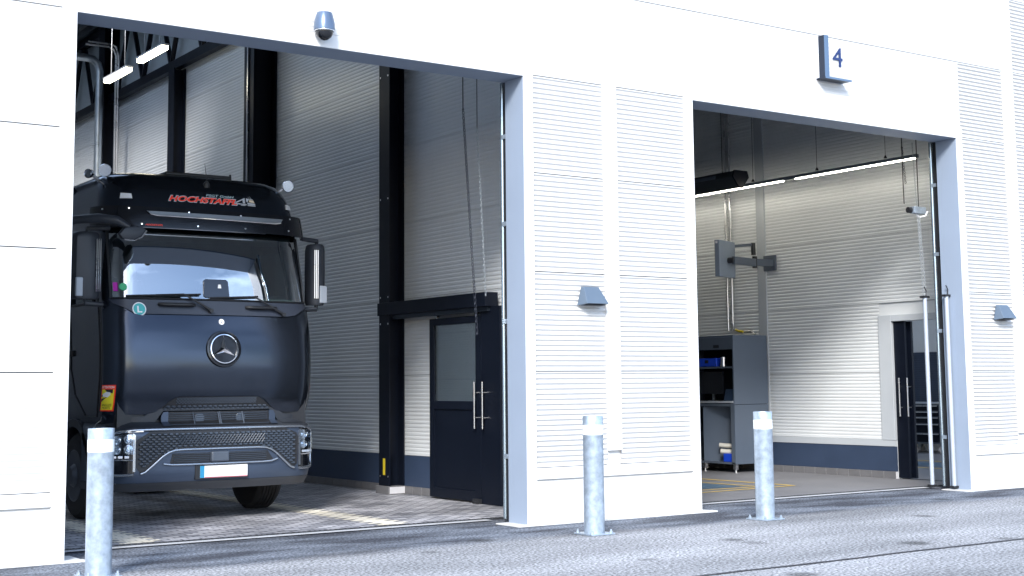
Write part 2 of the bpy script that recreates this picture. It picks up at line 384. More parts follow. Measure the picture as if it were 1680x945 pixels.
# rear and side walls, roof with unseen skylights added to light the bays
bw = MB(); bw.ribs('y', 24, -12, 34, [0]+JZ, -1); bw.box((-12, 24.02, 0), (34, 24.2, 10.2)); obj('rear_wall', bw, SILVER, hall, recalc=False)
obj('side_wall', box((-12.2, .03, 0), (-12, 24.2, 10.2)), SILVER, hall); obj('side_wall', box((34, .03, 0), (34.2, 24.2, 10.2)), SILVER, hall)
def deck(x0, x1, y0, y1, z):
    g = MB(); x = x0; p = .28; pr = []
    while x < x1-.01:
        pr += [(x, z), (x+.1, z), (x+.14, z+.12), (x+.24, z+.12)]; x += p
    pr.append((x1, z))
    vs = []; 
    for (a, b) in pr: vs += [(a, y0, b), (a, y1, b)]
    g.add(vs, [(2*i, 2*i+1, 2*i+3, 2*i+2) for i in range(len(pr)-1)])
    g.box((x0, y0, z+.16), (x1, y1, z+.24)); return g
ZR = 9.75
SKY = [(3.4, 6.8, 8, 20), (18.6, 23.6, 4, 21)]
xsr = [-12, 3.4, 6.8, 18.6, 23.6, 34]
for i in range(0, 6, 2): obj('roof_deck', deck(xsr[i], xsr[i+1], .32, 24, ZR), DECK, hall, recalc=False)
for (a, b, c, d) in SKY:
    obj('roof_deck', deck(a, b, .32, c, ZR), DECK, hall, recalc=False)
    obj('roof_deck', deck(a, b, d, 24, ZR), DECK, hall, recalc=False)
    for k in range(int((d-c)/2.4)): obj('added_skylight_bar', box((a, c+k*2.4, ZR+.1), (b, c+k*2.4+.06, ZR+.2)), LTRIM, hall)

# ------------------------------------------------------------------ first partition wall (right side of the truck bay)
XW = 10.06
p1 = thing('partition_wall', 'silver ribbed partition wall with black steel columns beside the truck', 'wall', (XW, 12, 0))
g = MB(); g.ribs('x', XW, .33, 24, [.54, 1.665, 2.755, 3.85, 4.955, 6.05, 7.15, 7.85], -1)
g.box((XW+.03, .33, 0), (XW+.09, 24, ZR)); obj('wall_panel', g, SILVER, p1, recalc=False)
obj('upper_panel', box((XW+.005, .33, 7.85), (XW+.029, 24, ZR)), mat('upper_panel_grey', (.48, .54, .58), .45, metal=.2, var=.06), p1)
obj('kick_panel', box((XW-.012, 2.6, .115), (XW+.02, 24, .54)), KICK, p1)
g = MB(); y = 2.62
while y < 23.9: g.box((XW-.025, y, .006), (XW+.02, y+.236, .113)); y += .243
obj('base_tile', g, TILE, p1, bevel=.003)
obj('tile_grout', box((XW-.018, 2.6, .0), (XW+.02, 24, .1115)), TILE_L, p1)
def hcol(x0, x1, y0, y1, z0, z1):
    g = MB(); g.box((x0, y0, z0), (x0+.02, y1, z1)); g.box((x1-.02, y0, z0), (x1, y1, z1)); g.box((x0+.02, (y0+y1)/2-.008, z0), (x1-.02, (y0+y1)/2+.008, z1)); return g
XC = XW-.014
c = obj('steel_column', hcol(9.80, XC, 4.80, 5.10, .115, ZR), NAVY, p1)
g = MB()
for z in (.25, 2.4, 2.78, 4.2, 6.0):
    for y in (4.84, 5.06): g.tube([(9.795, y, z), (9.812, y, z)], .014, 6)
obj('bolt', g, STEEL, c)
obj('warning_sticker', box((9.797, 4.92, .27), (9.7995, 4.98, .50)), YELS, c)
g = MB(); g.box((9.765, 4.765, .006), (XC, 5.135, .118)); obj('column_base', g, TILE, p1, bevel=.004)
obj('column_base', box((9.785, 4.762, .016), (10.03, 4.7645, .108)), TILE_L, p1)
for (x0, y0, y1, zt) in ((9.62, 9.15, 9.55, ZR), (9.80, 13.35, 13.65, 7.79), (9.72, 17.35, 17.75, ZR), (9.8, 21.6, 21.9, 7.79)):
    obj('steel_column', hcol(x0, XC, y0, y1, 0.02, zt), NAVY, p1)
# conduits beside the second column
for (x, y) in ((9.9, 9.80), (9.9, 9.92), (9.60, 9.35)):
    obj('conduit', MB().tube([(x, y, .4), (x, y, ZR)], .018, 8), STEEL, p1, smooth=True)
# truss along the wall
g = MB(); xt = 9.95
g.box((xt-.09, .6, 7.80), (xt+.05, 24, 7.98)); g.box((xt-.09, .6, 9.45), (xt+.05, 24, 9.62)); tch = obj('truss_chord', g, NAVY, p1)
yy = .9
g = MB()
while yy < 23:
    g.tube([(xt-.02, yy, 7.95), (xt-.02, yy+.72, 9.5)], .05, 6); g.tube([(xt-.02, yy+.88, 9.5), (xt-.02, yy+1.6, 7.95)], .05, 6); yy += 1.62
obj('truss_brace', g, NAVY, p1)
# door gantry beam, door post and sliding door
obj('door_beam', box((9.78, 2.30, 2.52), (9.98, 5.12, 2.70)), NAVY, p1, bevel=.004)
obj('door_rail', box((9.84, 2.34, 2.46), (9.92, 4.78, 2.519)), mat('rail_dark', (.03, .04, .055), .35, metal=.6), p1)
obj('door_post', box((9.88, 2.12, .01), (XW+.01, 2.56, 2.519)), NAVY, p1, bevel=.004)
d = obj('sliding_door', MB().box((9.90, 2.60, .03), (9.955, 2.72, 2.42)).box((9.90, 3.76, .03), (9.955, 3.87, 2.42)).box((9.90, 2.72, 2.33), (9.955, 3.76, 2.42)).box((9.90, 2.72, .03), (9.955, 3.76, .16)).box((9.90, 2.72, 1.20), (9.955, 3.76, 1.31)).box((9.92, 2.72, .16), (9.94, 3.76, 1.20)), NAVY, p1, bevel=.003)
PANE = glass('clear_pane', (.90, .93, .94), .10)
FROST = mat('frosted_pane', (.80, .84, .86), .35)
obj('window', box((9.922, 2.72, 1.31), (9.932, 3.76, 2.33)), PANE, d)
MATS['frosted_pane'].node_tree.nodes['Principled BSDF'].inputs['Alpha'].default_value = .7
obj('brightening_film', box((9.934, 2.72, 1.31), (9.936, 3.76, 2.33)), FROST, d)  # frosted layer added behind the glass to brighten the shaded pane
for yy in (2.70, 3.70):
    obj('roller', MB().tube([(9.90, yy, 2.47), (9.955, yy, 2.47)], .035, 12).box((9.915, yy-.012, 2.40), (9.93, yy+.012, 2.47)), STEEL, d)
def handle(x, y, z0, z1, par, dx=-.06):
    g = MB(); g.tube([(x+dx, y, z0), (x+dx, y, z1)], .014, 10); g.tube([(x, y, z0+.14), (x+dx, y, z0+.14)], .009, 8); g.tube([(x, y, z1-.14), (x+dx, y, z1-.14)], .009, 8)
    return obj('handle', g, STEEL, par, smooth=True)
handle(9.90, 2.66, .96, 1.56, d); handle(9.88, 2.44, .96, 1.56, d)
obj('floor_guide', box((9.84, 2.56, .008), (9.93, 2.72, .07)), BLACK, d)

# second partition (right side of the second bay)
XV = 17.45
p2 = thing('partition_wall', 'silver ribbed wall with white edged doorway and workstation cabinet against it', 'wall', (XV, 12, 0))
zs2 = [.60, 1.66, 2.755, 3.85, 4.955, 6.05, 7.15, 8.25, ZR]
g = MB(); g.ribs('x', XV, 2.50, 24, zs2, -1); g.ribs('x', XV, .33, 2.50, zs2[2:], -1)
obj('wall_panel', g, SILVER, p2, recalc=False)
g = MB(); g.box((XV+.03, 2.25, 0), (XV+.10, 24, ZR)); g.box((XV+.03, .33, 2.50), (XV+.10, 2.25, ZR)); g.box((XV+.03, .33, 0), (XV+.10, 1.0, 2.5)); obj('wall_core', g, SILVER, p2)
obj('kick_panel', box((XV-.012, 2.26, .115), (XV+.028, 24, .50)), KICK, p2)
g = MB(); y = 2.27
while y < 23.9: g.box((XV-.025, y, .006), (XV+.028, y+.236, .113)); y += .243
obj('base_tile', g, TILE, p2, bevel=.003)
obj('tile_grout', box((XV-.018, 2.26, .0), (XV+.02, 24, .1115)), TILE_L, p2)
obj('base_flashing', box((XV-.022, 2.26, .502), (XV+.02, 24, .603)), LTRIM, p2, bevel=.003)
obj('cover_strip', box((XV-.02, 4.98, .605), (XV+.02, 5.18, ZR)), LTRIM, p2, bevel=.003)
g = MB(); g.box((XV-.03, 2.25, .60), (XV+.10, 2.51, 2.56)); g.box((XV-.03, 1.0, 2.46), (XV+.10, 2.249, 2.56)); obj('door_frame', g, LTRIM, p2, bevel=.004)
d = obj('sliding_door', box((XV+.02, 2.03, .02), (XV+.075, 2.245, 2.455)), NAVY, p2, bevel=.003)
d2 = obj('sliding_door', box((XV+.115, 1.98, .02), (XV+.16, 2.9, 2.455)), NAVY, p2, bevel=.003)
handle(XV+.02, 2.13, .97, 1.57, d, -.05); handle(XV+.12, 2.03, .97, 1.57, d2, -.08)
# truck bay left partition
p0 = thing('partition_wall', 'plain silver wall hidden behind the black truck', 'wall', (2.5, 12, 0))
g = MB(); g.ribs('x', 2.56, .33, 24, [.54, 1.665, 2.755, 3.85, 4.955, 6.05, 7.15, 8.25, ZR], 1); obj('wall_panel', g, SILVER, p0, recalc=False)
g = MB(); g.box((2.46, .33, 0), (2.53, 24, ZR)); obj('wall_core', g, SILVER, p0)
obj('kick_panel', box((2.54, .34, .01), (2.575, 24, .54)), KICK, p0)
# third bay far wall with perforated board
p3 = thing('partition_wall', 'pale wall with dark perforated board seen through the far doorway', 'wall', (25.2, 12, 0))
obj('wall_panel', box((25.16, .33, 0), (25.24, 24, ZR)), mat('pale_wall', (.62, .63, .61), .6), p3)
PEG = mat('perforated_board', (.035, .05, .085), .5)
g = MB(); g.box((25.13, 2, .9), (25.159, 15, 2.16)); pb = obj('tool_board', g, PEG, p3)
g = MB()
for i in range(24):
    g.box((25.126, 2, .98+i*.05), (25.1295, 15, .985+i*.05))
obj('board_groove', g, mat('board_line', (.012, .018, .03), .5), pb)

# ================================================================== TRUCK
def interp(z,pts):
    if z<=pts[0][0]: return pts[0][1]
    for (a,b),(c,d) in zip(pts,pts[1:]):
        if z<=c:
            t=(z-a)/(c-a); return b+(d-b)*t
    return pts[-1][1]
CAB=dict(f=[(1.0,.20),(1.2,.165),(1.35,.113),(1.5,.080),(1.65,.062),(1.8,.058),(1.95,.066),(2.1,.086),(2.2,.105),(2.3,.13),(2.45,.170),(2.8,.250),(3.3,.382),(3.5,.42),(3.65,.45),(3.8,.50),(3.92,.57),(4.0,.66),(4.05,.78),(4.08,.95),(4.10,1.3)],
 W=[(1.0,1.22),(1.4,1.255),(2.3,1.255),(3.3,1.235),(3.55,1.225),(3.75,1.20),(3.9,1.17),(4.0,1.12),(4.06,1.04),(4.10,.88)],
 R=[(1.0,.24),(2.3,.24),(3.3,.26),(3.7,.30),(4.1,.36)],b=[(1.0,.09),(4.1,.09)])
BUM=dict(f=[(.38,.09),(.44,.04),(.50,.01),(.56,.0),(1.0,.0),(1.06,.02),(1.10,.07),(1.13,.14)],W=[(.38,1.235),(.5,1.265),(1.05,1.265),(1.13,1.2)],R=[(.38,.3),(1.13,.3)],b=[(.38,.10),(1.13,.10)])
def surf(S,s,z,off=0.0):
    W=interp(z,S['W']);R=interp(z,S['R']);b=interp(z,S['b']);f=interp(z,S['f'])
    sg=1 if s>=0 else -1;a=abs(s)
    if a<=W-R: x=a;y=0;n=(0,-1)
    elif a<=W-R+R*math.pi/2:
        t=(a-(W-R))/R; x=W-R+R*math.sin(t); y=R*(1-math.cos(t)); n=(math.sin(t),-math.cos(t))
    else: x=W;y=R+(a-(W-R+R*math.pi/2)); n=(1,0)
    y+=b*(x/W)**2+f
    return (sg*(x+off*n[0]),y+off*n[1],z)

TX, TY = 6.37, 2.62
truck = thing('truck', 'matte black cab-over truck parked nose out in the left bay', 'truck', (TX, TY+1.4, 0))
PAINT = mat('matt_black_paint', (.046, .056, .076), .165, metal=.85, var=.08, vscale=1.2, spec=.5, coat=0)
MATS['matt_black_paint'].node_tree.nodes['Principled BSDF'].inputs['Coat Roughness'].default_value = .32
GRILL = mat('dark_grille_plastic', (.045, .06, .085), .35, var=.1, spec=.7)
PLAST = mat('truck_dark_plastic', (.022, .026, .034), .5, var=.08)
SATIN = mat('satin_dark_bumper', (.055, .075, .115), .30, metal=.45, var=.06, vscale=2)
GLOSS = mat('gloss_black', (.006, .007, .010), .12, var=.05, spec=.7)
SCREENG = glass('windscreen_glass', (.50, .66, .68), .46, .01, .9)
SIDEG = glass('side_glass', (.45, .55, .58), .08)
LENS = glass('clear_lens', (.92, .96, 1.0), .12)
RUBBER = mat('tyre_rubber', (.016, .016, .018), .75, var=.15, bump=.2, bscale=50)
CABIN = mat('cab_interior', (.035, .037, .042), .7, var=.1)
def S(sf, s, z, off=0):
    x, y, zz = surf(sf, s, z, off); return (x+TX, y+TY, zz)
def spoly(name, sf, poly, off, th, m, par=None, step=.06, smooth=30, zmap=None):
    """plate that follows the curved front, outline in (along, height)"""
    bm = bmesh.new(); vs = [bm.verts.new((a, b, 0)) for a, b in poly]; bm.faces.new(vs)
    a0, a1 = min(p[0] for p in poly), max(p[0] for p in poly); b0, b1 = min(p[1] for p in poly), max(p[1] for p in poly)
    k = math.floor(a0/step)+1
    while k*step < a1:
        bmesh.ops.bisect_plane(bm, geom=bm.verts[:]+bm.edges[:]+bm.faces[:], plane_co=(k*step, 0, 0), plane_no=(1, 0, 0)); k += 1
    k = math.floor(b0/step)+1
    while k*step < b1:
        bmesh.ops.bisect_plane(bm, geom=bm.verts[:]+bm.edges[:]+bm.faces[:], plane_co=(0, k*step, 0), plane_no=(0, 1, 0)); k += 1
    bm.verts.index_update(); P = [(v.co.x, v.co.y) for v in bm.verts]; F = [[v.index for v in f.verts] for f in bm.faces]
    E = [(e.verts[0].index, e.verts[1].index) for e in bm.edges if e.is_boundary]; bm.free()
    g = MB(); n = len(P)
    g.add([S(sf, a, b, off) for a, b in P]+[S(sf, a, b, off-th) for a, b in P], F+[list(reversed([i+n for i in f])) for f in F]+[(i, j, j+n, i+n) for i, j in E])
    return obj(name, g, m, par if par is not None else truck, smooth=smooth)
def shell(name, sf, ss, zs, m, holes=(), par=None, off=0, recalc=True):
    g = MB(); n = len(zs)
    g.v = [S(sf, s, z, off) for s in ss for z in zs]
    for i in range(len(ss)-1):
        for j in range(n-1):
            sm, zm = (ss[i]+ss[i+1])/2, (zs[j]+zs[j+1])/2
            if any(a < sm < b and c < zm < d for a, b, c, d in holes): continue
            g.f.append((i*n+j, (i+1)*n+j, (i+1)*n+j+1, i*n+j+1))
    return obj(name, g, m, par if par is not None else truck, smooth=35, recalc=recalc)
def grid(lo, hi, step, crit=()):
    k = max(1, round((hi-lo)/step)); v = {round(lo+(hi-lo)*i/k, 4) for i in range(k+1)}
    for c in crit:
        v = {q for q in v if abs(q-c) > step*.3}; v.add(c)
    return sorted(v)
SB = 3.30
WS = (-1.235, 1.235, 2.525, 3.36)
SWn = (1.66, 2.45, 2.50, 3.22)
ss = grid(-SB, SB, .07, (-1.235, 1.235, 1.66, 2.45, -1.66, -2.45, 0))
zz = grid(1.12, 4.10, .06, (2.525, 3.36, 2.50, 3.22, 4.0, 4.05, 4.08, 4.10))
cab = shell('cab', CAB, ss, zz, PAINT, holes=(WS, (SWn[0], SWn[1], SWn[2], SWn[3]), (-SWn[1], -SWn[0], SWn[2], SWn[3])))
g = MB(); ring = [S(CAB, s, 4.10) for s in ss]; g.add(ring, [tuple(range(len(ring)))]); g.box((TX-1.2, TY+2.05, 1.1), (TX+1.2, TY+2.12, 4.0)); obj('roof', g, PAINT, cab)
shell('windscreen', CAB, grid(-1.225, 1.225, .08), grid(2.53, 3.35, .08), SCREENG, recalc=False, off=-.012)
shell('side_window', CAB, grid(-2.45, -1.66, .08), grid(2.50, 3.22, .09), SIDEG, recalc=False, off=-.01)
shell('side_window', CAB, grid(1.66, 2.45, .08), grid(2.50, 3.22, .09), SIDEG, recalc=False, off=-.01)
# black windscreen seal
g = MB(); pth = [S(CAB, a, b, .004) for a, b in [(x, 2.53) for x in grid(-1.225, 1.225, .1)]+[(1.225, z) for z in grid(2.55, 3.34, .1)]]
g.tube(pth, .012, 6); g.tube([S(CAB, -1.225, z, .004) for z in grid(2.53, 3.34, .1)], .012, 6); obj('windscreen_seal', g, BLACK, truck)
# cab interior
it = MB(); it.box((TX-1.15, TY+.45, 2.30), (TX+1.15, TY+.95, 2.50)); it.box((TX+.2, TY+.55, 2.48), (TX+1.05, TY+.9, 2.62)); obj('dashboard', it, CABIN, truck, bevel=.03)
def seat(x):
    g = MB(); g.box((x-.25, TY+1.2, 2.0), (x+.25, TY+1.7, 2.15)); g.box((x-.24, TY+1.62, 2.15), (x+.24, TY+1.78, 2.85)); g.box((x-.14, TY+1.62, 2.87), (x+.14, TY+1.74, 3.05)); return obj('seat', g, CABIN, truck, bevel=.04)
seat(TX-.6); seat(TX+.62)
g = MB(); cc = Vector((TX+.64, TY+1.0, 2.60)); ax = Vector((0, .55, .83)).normalized(); a = Vector((1, 0, 0)); b = ax.cross(a)
g.tube([cc+(a*math.cos(q)+b*math.sin(q))*.23 for q in [2*math.pi*k/28 for k in range(29)]], .017, 8, cap=False)
for q in (0, math.pi, -math.pi/2): g.tube([cc, cc+(a*math.cos(q)+b*math.sin(q))*.23], .015, 6)
g.lathe(cc-ax*.03, ax, [(0, .07), (.05, .06)], 16); obj('steering_wheel', g, BLACK, truck, smooth=40)
obj('sun_shelf', box((TX-1.1, TY+.55, 3.28), (TX+1.1, TY+1.1, 3.36)), CABIN, truck, bevel=.01)
obj('dashboard_trim', box((TX+.55, TY+.462, 2.505), (TX+1.12, TY+.60, 2.575)), CREAM, truck, bevel=.01)
obj('bunk', box((TX-1.15, TY+1.85, 2.2), (TX+1.15, TY+2.04, 3.9)), CABIN, truck)
# painted front flap with cut-out over the grille
up = [(1.30, 1.225), (1.33, 1.5), (1.345, 2.0), (1.33, 2.40), (1.22, 2.445), (1.12, 2.42), (1.01, 2.355), (.90, 2.335)]
low = [(-.47, 1.425), (.47, 1.425), (.56, 1.39), (.66, 1.30), (.74, 1.245), (.84, 1.222)]
poly = low + up + [(-a, b) for a, b in reversed(up)] + [(-a, b) for a, b in reversed(low[2:])]
spoly('front_flap', CAB, poly, .026, .024, PAINT, step=.07)
# wiper panel above
poly = [(-.88, 2.352), (.88, 2.352), (1.0, 2.372), (1.10, 2.43), (1.19, 2.465), (1.24, 2.515), (-1.24, 2.515), (-1.19, 2.465), (-1.10, 2.43), (-1.0, 2.372)]
spoly('wiper_panel', CAB, poly, .018, .016, mat('wiper_panel_paint', (.028, .034, .05), .4, var=.06), step=.07)
for s0, s1, z in ((-.70, -.29, 2.462), (.355, .745, 2.45)):
    g = MB(); pth = [S(CAB, s0, z, .02), S(CAB, s0+.02, z, .055), S(CAB, s0+.07, z, .065)] + [S(CAB, s0+.07+(s1-s0-.14)*k/4, z, .065) for k in range(1, 5)] + [S(CAB, s1-.02, z, .055), S(CAB, s1, z, .02)]
    g.tube(pth, .020, 8); obj('grab_handle', g, BLACK, truck, smooth=50)
# wipers
def wiper(pivot, knee, tip0, tip1):
    g = MB(); o1 = .06
    g.tube([S(CAB, *pivot, .05), S(CAB, (pivot[0]*.6+knee[0]*.4), pivot[1]*.6+knee[1]*.4, .075), S(CAB, *knee, .065)], [.018, .013, .010], 8)
    g.tube([S(CAB, *knee, .065), S(CAB, (tip0[0]+knee[0])/2, (tip0[1]+knee[1])/2, .05)], .009, 6)
    n = 8; g.tube([S(CAB, tip0[0]+(tip1[0]-tip0[0])*k/n, tip0[1]+(tip1[1]-tip0[1])*k/n, .018) for k in range(n+1)], .011, 6)
    g.lathe(S(CAB, *pivot, .02), (0, -1, 0), [(0, .028), (.05, .024)], 12)
    return obj('wiper', g, BLACK, truck, smooth=50)
wiper((-.10, 2.40), (-.42, 2.585), (-1.06, 2.555), (-.20, 2.59)); wiper((.83, 2.375), (.46, 2.575), (-.10, 2.55), (.52, 2.585))
# star emblem
def disc_frame(cs, cz, off):
    c = Vector(S(CAB, cs, cz, off)); e = .02
    u = (Vector(S(CAB, cs+e, cz, off))-Vector(S(CAB, cs-e, cz, off))).normalized(); v = (Vector(S(CAB, cs, cz+e, off))-Vector(S(CAB, cs, cz-e, off))).normalized()
    n = u.cross(v).normalized(); return c, u, v, n
c0, u, v, n = disc_frame(.03, 1.957, .028)
g = MB(); g.lathe(c0, n, [(0, .213), (.02, .208), (.024, .19), (.006, .178), (.0, .178)], 48, False); emb = obj('emblem', g, GLOSS, truck, smooth=30)
g = MB(); g.lathe(c0, n, [(.006, .178), (.028, .170), (.030, .160), (.012, .152), (.006, .152)], 48, False); obj('emblem_ring', g, CHROME, emb, smooth=30)
g = MB(); g.lathe(c0, n, [(.001, .0), (.001, .178)], 40); obj('emblem_ground', g, mat('emblem_mirror', (.02, .026, .04), .35), emb)
g = MB()
for k in range(3):
    a = math.pi/2+k*2*math.pi/3; d = u*math.cos(a)+v*math.sin(a); t = u*-math.sin(a)+v*math.cos(a)
    tip = c0+d*.160+n*.008; l = c0+(d*math.cos(math.pi/3)+t*math.sin(math.pi/3))*.036+n*.006; r = c0+(d*math.cos(math.pi/3)-t*math.sin(math.pi/3))*.036+n*.006; top = c0+n*.036
    g.add([tip, l, top], [(0, 1, 2)]); g.add([tip, top, r], [(0, 1, 2)])
obj('emblem_star', g, CHROME, emb, recalc=False)
# small badge, round sticker with L, warning stickers
def sticker(name, cs, cz, r, m, off=.028, par=None, nn=24):
    g = MB(); g.add([S(CAB, cs+r*math.cos(2*math.pi*k/nn), cz+r*math.sin(2*math.pi*k/nn), off) for k in range(nn)], [tuple(range(nn))]); return obj(name, g, m, par if par is not None else truck, recalc=False)
WH = mat('white_print', (.80, .80, .80), .45, var=.01); RED = mat('red_print', (.95, .05, .02), .45, var=.02); TEAL = mat('teal_print', (.05, .42, .42), .45, var=.02)
sticker('round_badge', .022, 2.272, .034, WH, .030)
g = MB(); put_text(g, text2d('2', 1), lambda a, b: S(CAB, a, b, .032), (.008, 2.256, .036, 2.288)); obj('badge_print', g, NUM, truck, recalc=False)
st = sticker('round_sticker', -.925, 2.405, .078, WH, .021)
sticker('sticker_ground', -.925, 2.405, .066, TEAL, .023, st)
g = MB(); g.add([S(CAB, a, b, .025) for a, b in ((-.95, 2.44), (-.932, 2.44), (-.932, 2.38), (-.895, 2.38), (-.895, 2.364), (-.95, 2.364))], [(0, 1, 2, 3, 4, 5)]); obj('sticker_letter', g, WH, st, recalc=False)
def warn(cs, cz, w=.155, h=.27):
    def q(a, b, off): return S(CAB, cs+a*w, cz+b*h, off)
    def pl(name, pts, m, off, par):
        for P in pts:
            o = spoly(name, CAB, [(cs+a*w, cz+b*h) for a, b in P], off, .0012, m, par, step=.02)
        return o
    st = pl('warning_sticker', [[(-.5, -.5), (0, -.5), (.5, -.5), (.5, .5), (0, .5), (-.5, .5)]], RED, .030, truck)
    pl('sticker_field', [[(-.42, -.45), (.42, -.45), (.42, .33), (-.42, .33)]], mat('bright_yellow_print', (.95, .78, .03), .45), .032, st)
    pl('sticker_dark', [[(-.42, -.15), (-.42, -.03), (.1, .06), (-.1, -.0)], [(-.2, .33), (.35, .33), (.35, .18), (.0, .22)], [(-.42, .05), (-.42, .12), (-.2, .12), (-.2, .05)]], BLACK, .034, st)
    pl('sticker_vehicle', [[(-.32, .06), (.05, .03), (.22, .12), (.2, .22), (-.05, .24), (-.3, .16)]], WH, .036, st)
    g = MB(); f = lambda a, b: q(a, b, .0365)
    put_text(g, text2d('ANGLES'), f, (-.34, -.31, .34, -.22)); put_text(g, text2d('MORTS'), f, (-.28, -.42, .28, -.33)); obj('sticker_text', g, BLACK, st, recalc=False)
    g = MB(); put_text(g, text2d('ATTENTION', bold=.02), f, (-.42, .37, .42, .46)); obj('sticker_text', g, WH, st, recalc=False)
warn(-1.255, 1.41, .17, .29); warn(1.40, 1.42, .16)
# roof front lettering and truck logo
F1 = lambda a, b: S(CAB, a, b, .007)
F0 = lambda a, b: S(CAB, a, b, .004)
g = MB(); put_text(g, text2d('HOCHSTAFFL', shear=.35, bold=.06, spacing=1.0), F0, (-.502, 3.693, .372, 3.775)); lo = obj('roof_lettering', g, mat('pale_blue_print', (.45, .6, .65), .45), truck, recalc=False)
g = MB(); put_text(g, text2d('HOCHSTAFFL', shear=.35, bold=.04, spacing=1.0), F1, (-.494, 3.700, .362, 3.768)); obj('red_lettering', g, RED, lo, recalc=False)
g = MB(); put_text(g, text2d('PSGT GmbH', shear=.3, bold=.012), F1, (-.03, 3.782, .33, 3.812)); obj('small_lettering', g, mat('pale_blue_print', (.45, .6, .65), .45), lo, recalc=False)
GP = mat('silver_print', (.55, .58, .62), .35, metal=.3)
g = MB()
for P in ([(.33, 3.735), (.47, 3.800), (.475, 3.788), (.36, 3.733)], [(.44, 3.73), (.47, 3.73), (.47, 3.795), (.44, 3.785)], [(.50, 3.72), (.60, 3.715), (.605, 3.735), (.50, 3.745)], [(.335, 3.715), (.49, 3.71), (.49, 3.722), (.335, 3.73)],
          [(.49, 3.80), (.53, 3.79), (.50, 3.745), (.485, 3.76)], [(.53, 3.785), (.585, 3.78), (.575, 3.79), (.53, 3.797)], [(.53, 3.797), (.522, 3.82), (.518, 3.82), (.524, 3.797)], [(.56, 3.79), (.548, 3.825), (.542, 3.825), (.553, 3.79)],
          [(.50, 3.702), (.605, 3.70), (.605, 3.712), (.50, 3.716)], [(.41, 3.70), (.47, 3.70), (.47, 3.708), (.41, 3.708)]):
    g.add([F1(a, b) for a, b in P], [tuple(range(len(P)))])
obj('truck_drawing', g, GP, lo, recalc=False)
g = MB(); g.add([F1(a, b) for a, b in [(.525, 3.75), (.597, 3.742), (.585, 3.775), (.53, 3.78)]], [(0, 1, 2, 3)]); obj('truck_drawing', g, mat('sand_print', (.7, .6, .42), .5), lo, recalc=False)
# marker lamps in roof
for s0 in (-.985, 1.115):
    spoly('marker_lamp', CAB, [(s0-.065, 3.70), (s0+.065, 3.70), (s0+.06, 3.76), (s0-.05, 3.765)], .02, .02, WH, step=.05)
# sun visor with cut-out strip
vis = [(-1.36, 3.34), (-1.0, 3.35), (-.9, 3.355), (.9, 3.355), (1.0, 3.35), (1.36, 3.34), (1.38, 3.45), (1.35, 3.60), (1.0, 3.60), (-1.0, 3.60), (-1.35, 3.60), (-1.38, 3.45)]
vz = spoly('sun_visor', CAB, vis, .105, .022, GLOSS, step=.07)
spoly('visor_strip', CAB, [(-.80, 3.548), (-.76, 3.515), (-.68, 3.500), (.83, 3.488), (.88, 3.500), (.915, 3.548)], .112, .006, mat('grey_strip', (.22, .24, .26), .3, metal=.4), vz)
g = MB(); g.tube([S(CAB, a, b, .115) for a, b in [(-.80, 3.548), (-.76, 3.515), (-.68, 3.500)]+[(x, 3.50-(x+.68)*.008) for x in grid(-.5, .8, .13)]+[(.88, 3.50)]], .007, 6); obj('visor_edge', g, CHROME, vz)
g = MB(); g.tube([S(CAB, x, 3.352, .112) for x in grid(-.92, .66, .12)], .006, 6); obj('visor_edge', g, CHROME, vz)
g = MB()
for (a, b) in ((-1.2, 3.56), (-.98, 3.57), (-.86, 3.39), (-.2, 3.395), (.4, 3.40), (.98, 3.41), (1.0, 3.56), (1.28, 3.56), (-.3, 3.555), (.35, 3.555)):
    g.lathe(S(CAB, a, b, .104), (a*.35, -1, 0), [(0, .013), (.006, .009)], 8)
obj('visor_screw', g, CHROME, vz)
g = MB(); put_text(g, text2d('HOCHSTAFFL', shear=.35, bold=.03), lambda a, b: S(CAB, a, b, .108), (-.82, 3.375, -.62, 3.395)); obj('visor_lettering', g, RED, vz, recalc=False)
for s0 in (-1.1, 0, 1.1): obj('visor_bracket', MB().tube([S(CAB, s0, 3.5, .0), S(CAB, s0, 3.5, .09)], .02, 8), BLACK, vz)
# aerials on roof
g = MB(); b0 = Vector(S(CAB, .01, 3.93, .0)); g.lathe(b0, (0, -.4, 1), [(-.02, .045), (.02, .04), (.05, .015)], 14); g.tube([b0+Vector((0, -.02, .04)), b0+Vector((-.035, -.03, .26))], [.006, .003], 6); obj('aerial', g, BLACK, truck, smooth=40)
g = MB(); b0 = Vector((TX+.62, TY+1.3, 4.08)); g.lathe(b0, (0, 0, 1), [(0, .03), (.05, .018), (.12, .012)], 10); obj('aerial', g, BLACK, truck, smooth=40)
g = MB(); g.box((TX-.35, TY+.98, 4.08), (TX+.5, TY+1.5, 4.13)); obj('roof_hatch', g, BLACK, truck, bevel=.015)
# chrome spot lamps at the roof corners
def spot(c, d, r, name='spot_lamp', mount=None):
    c = Vector(c); g = MB(); g.lathe(c, d, [(-r*1.5, r*.12), (-r*1.35, r*.5), (-r*.9, r*.85), (-r*.2, r), (0, r*1.02), (.01, r*.96), (-.01, r*.9)], 24)
    o = obj(name, g, CHROME, truck, smooth=40)
    g = MB(); g.lathe(c, d, [(-r*.75, 0), (-r*.45, r*.5), (-.004, r*.93)], 24); obj('lamp_lens', g, mat('lamp_reflector', (.30, .33, .37), .12, metal=.9), o)
    g = MB(); g.tube([c-Vector(d)*r, Vector(mount)], .020, 8); obj('lamp_bracket', g, STEEL, o)
    return o
spot((TX-1.13, TY+.86, 4.06), (-.25, -1, -.12), .075, mount=(TX-1.0, TY+1.0, 3.93))
spot((TX-1.30, TY+.95, 4.02), (-.9, -.5, -.1), .055, mount=(TX-1.05, TY+1.05, 3.88))
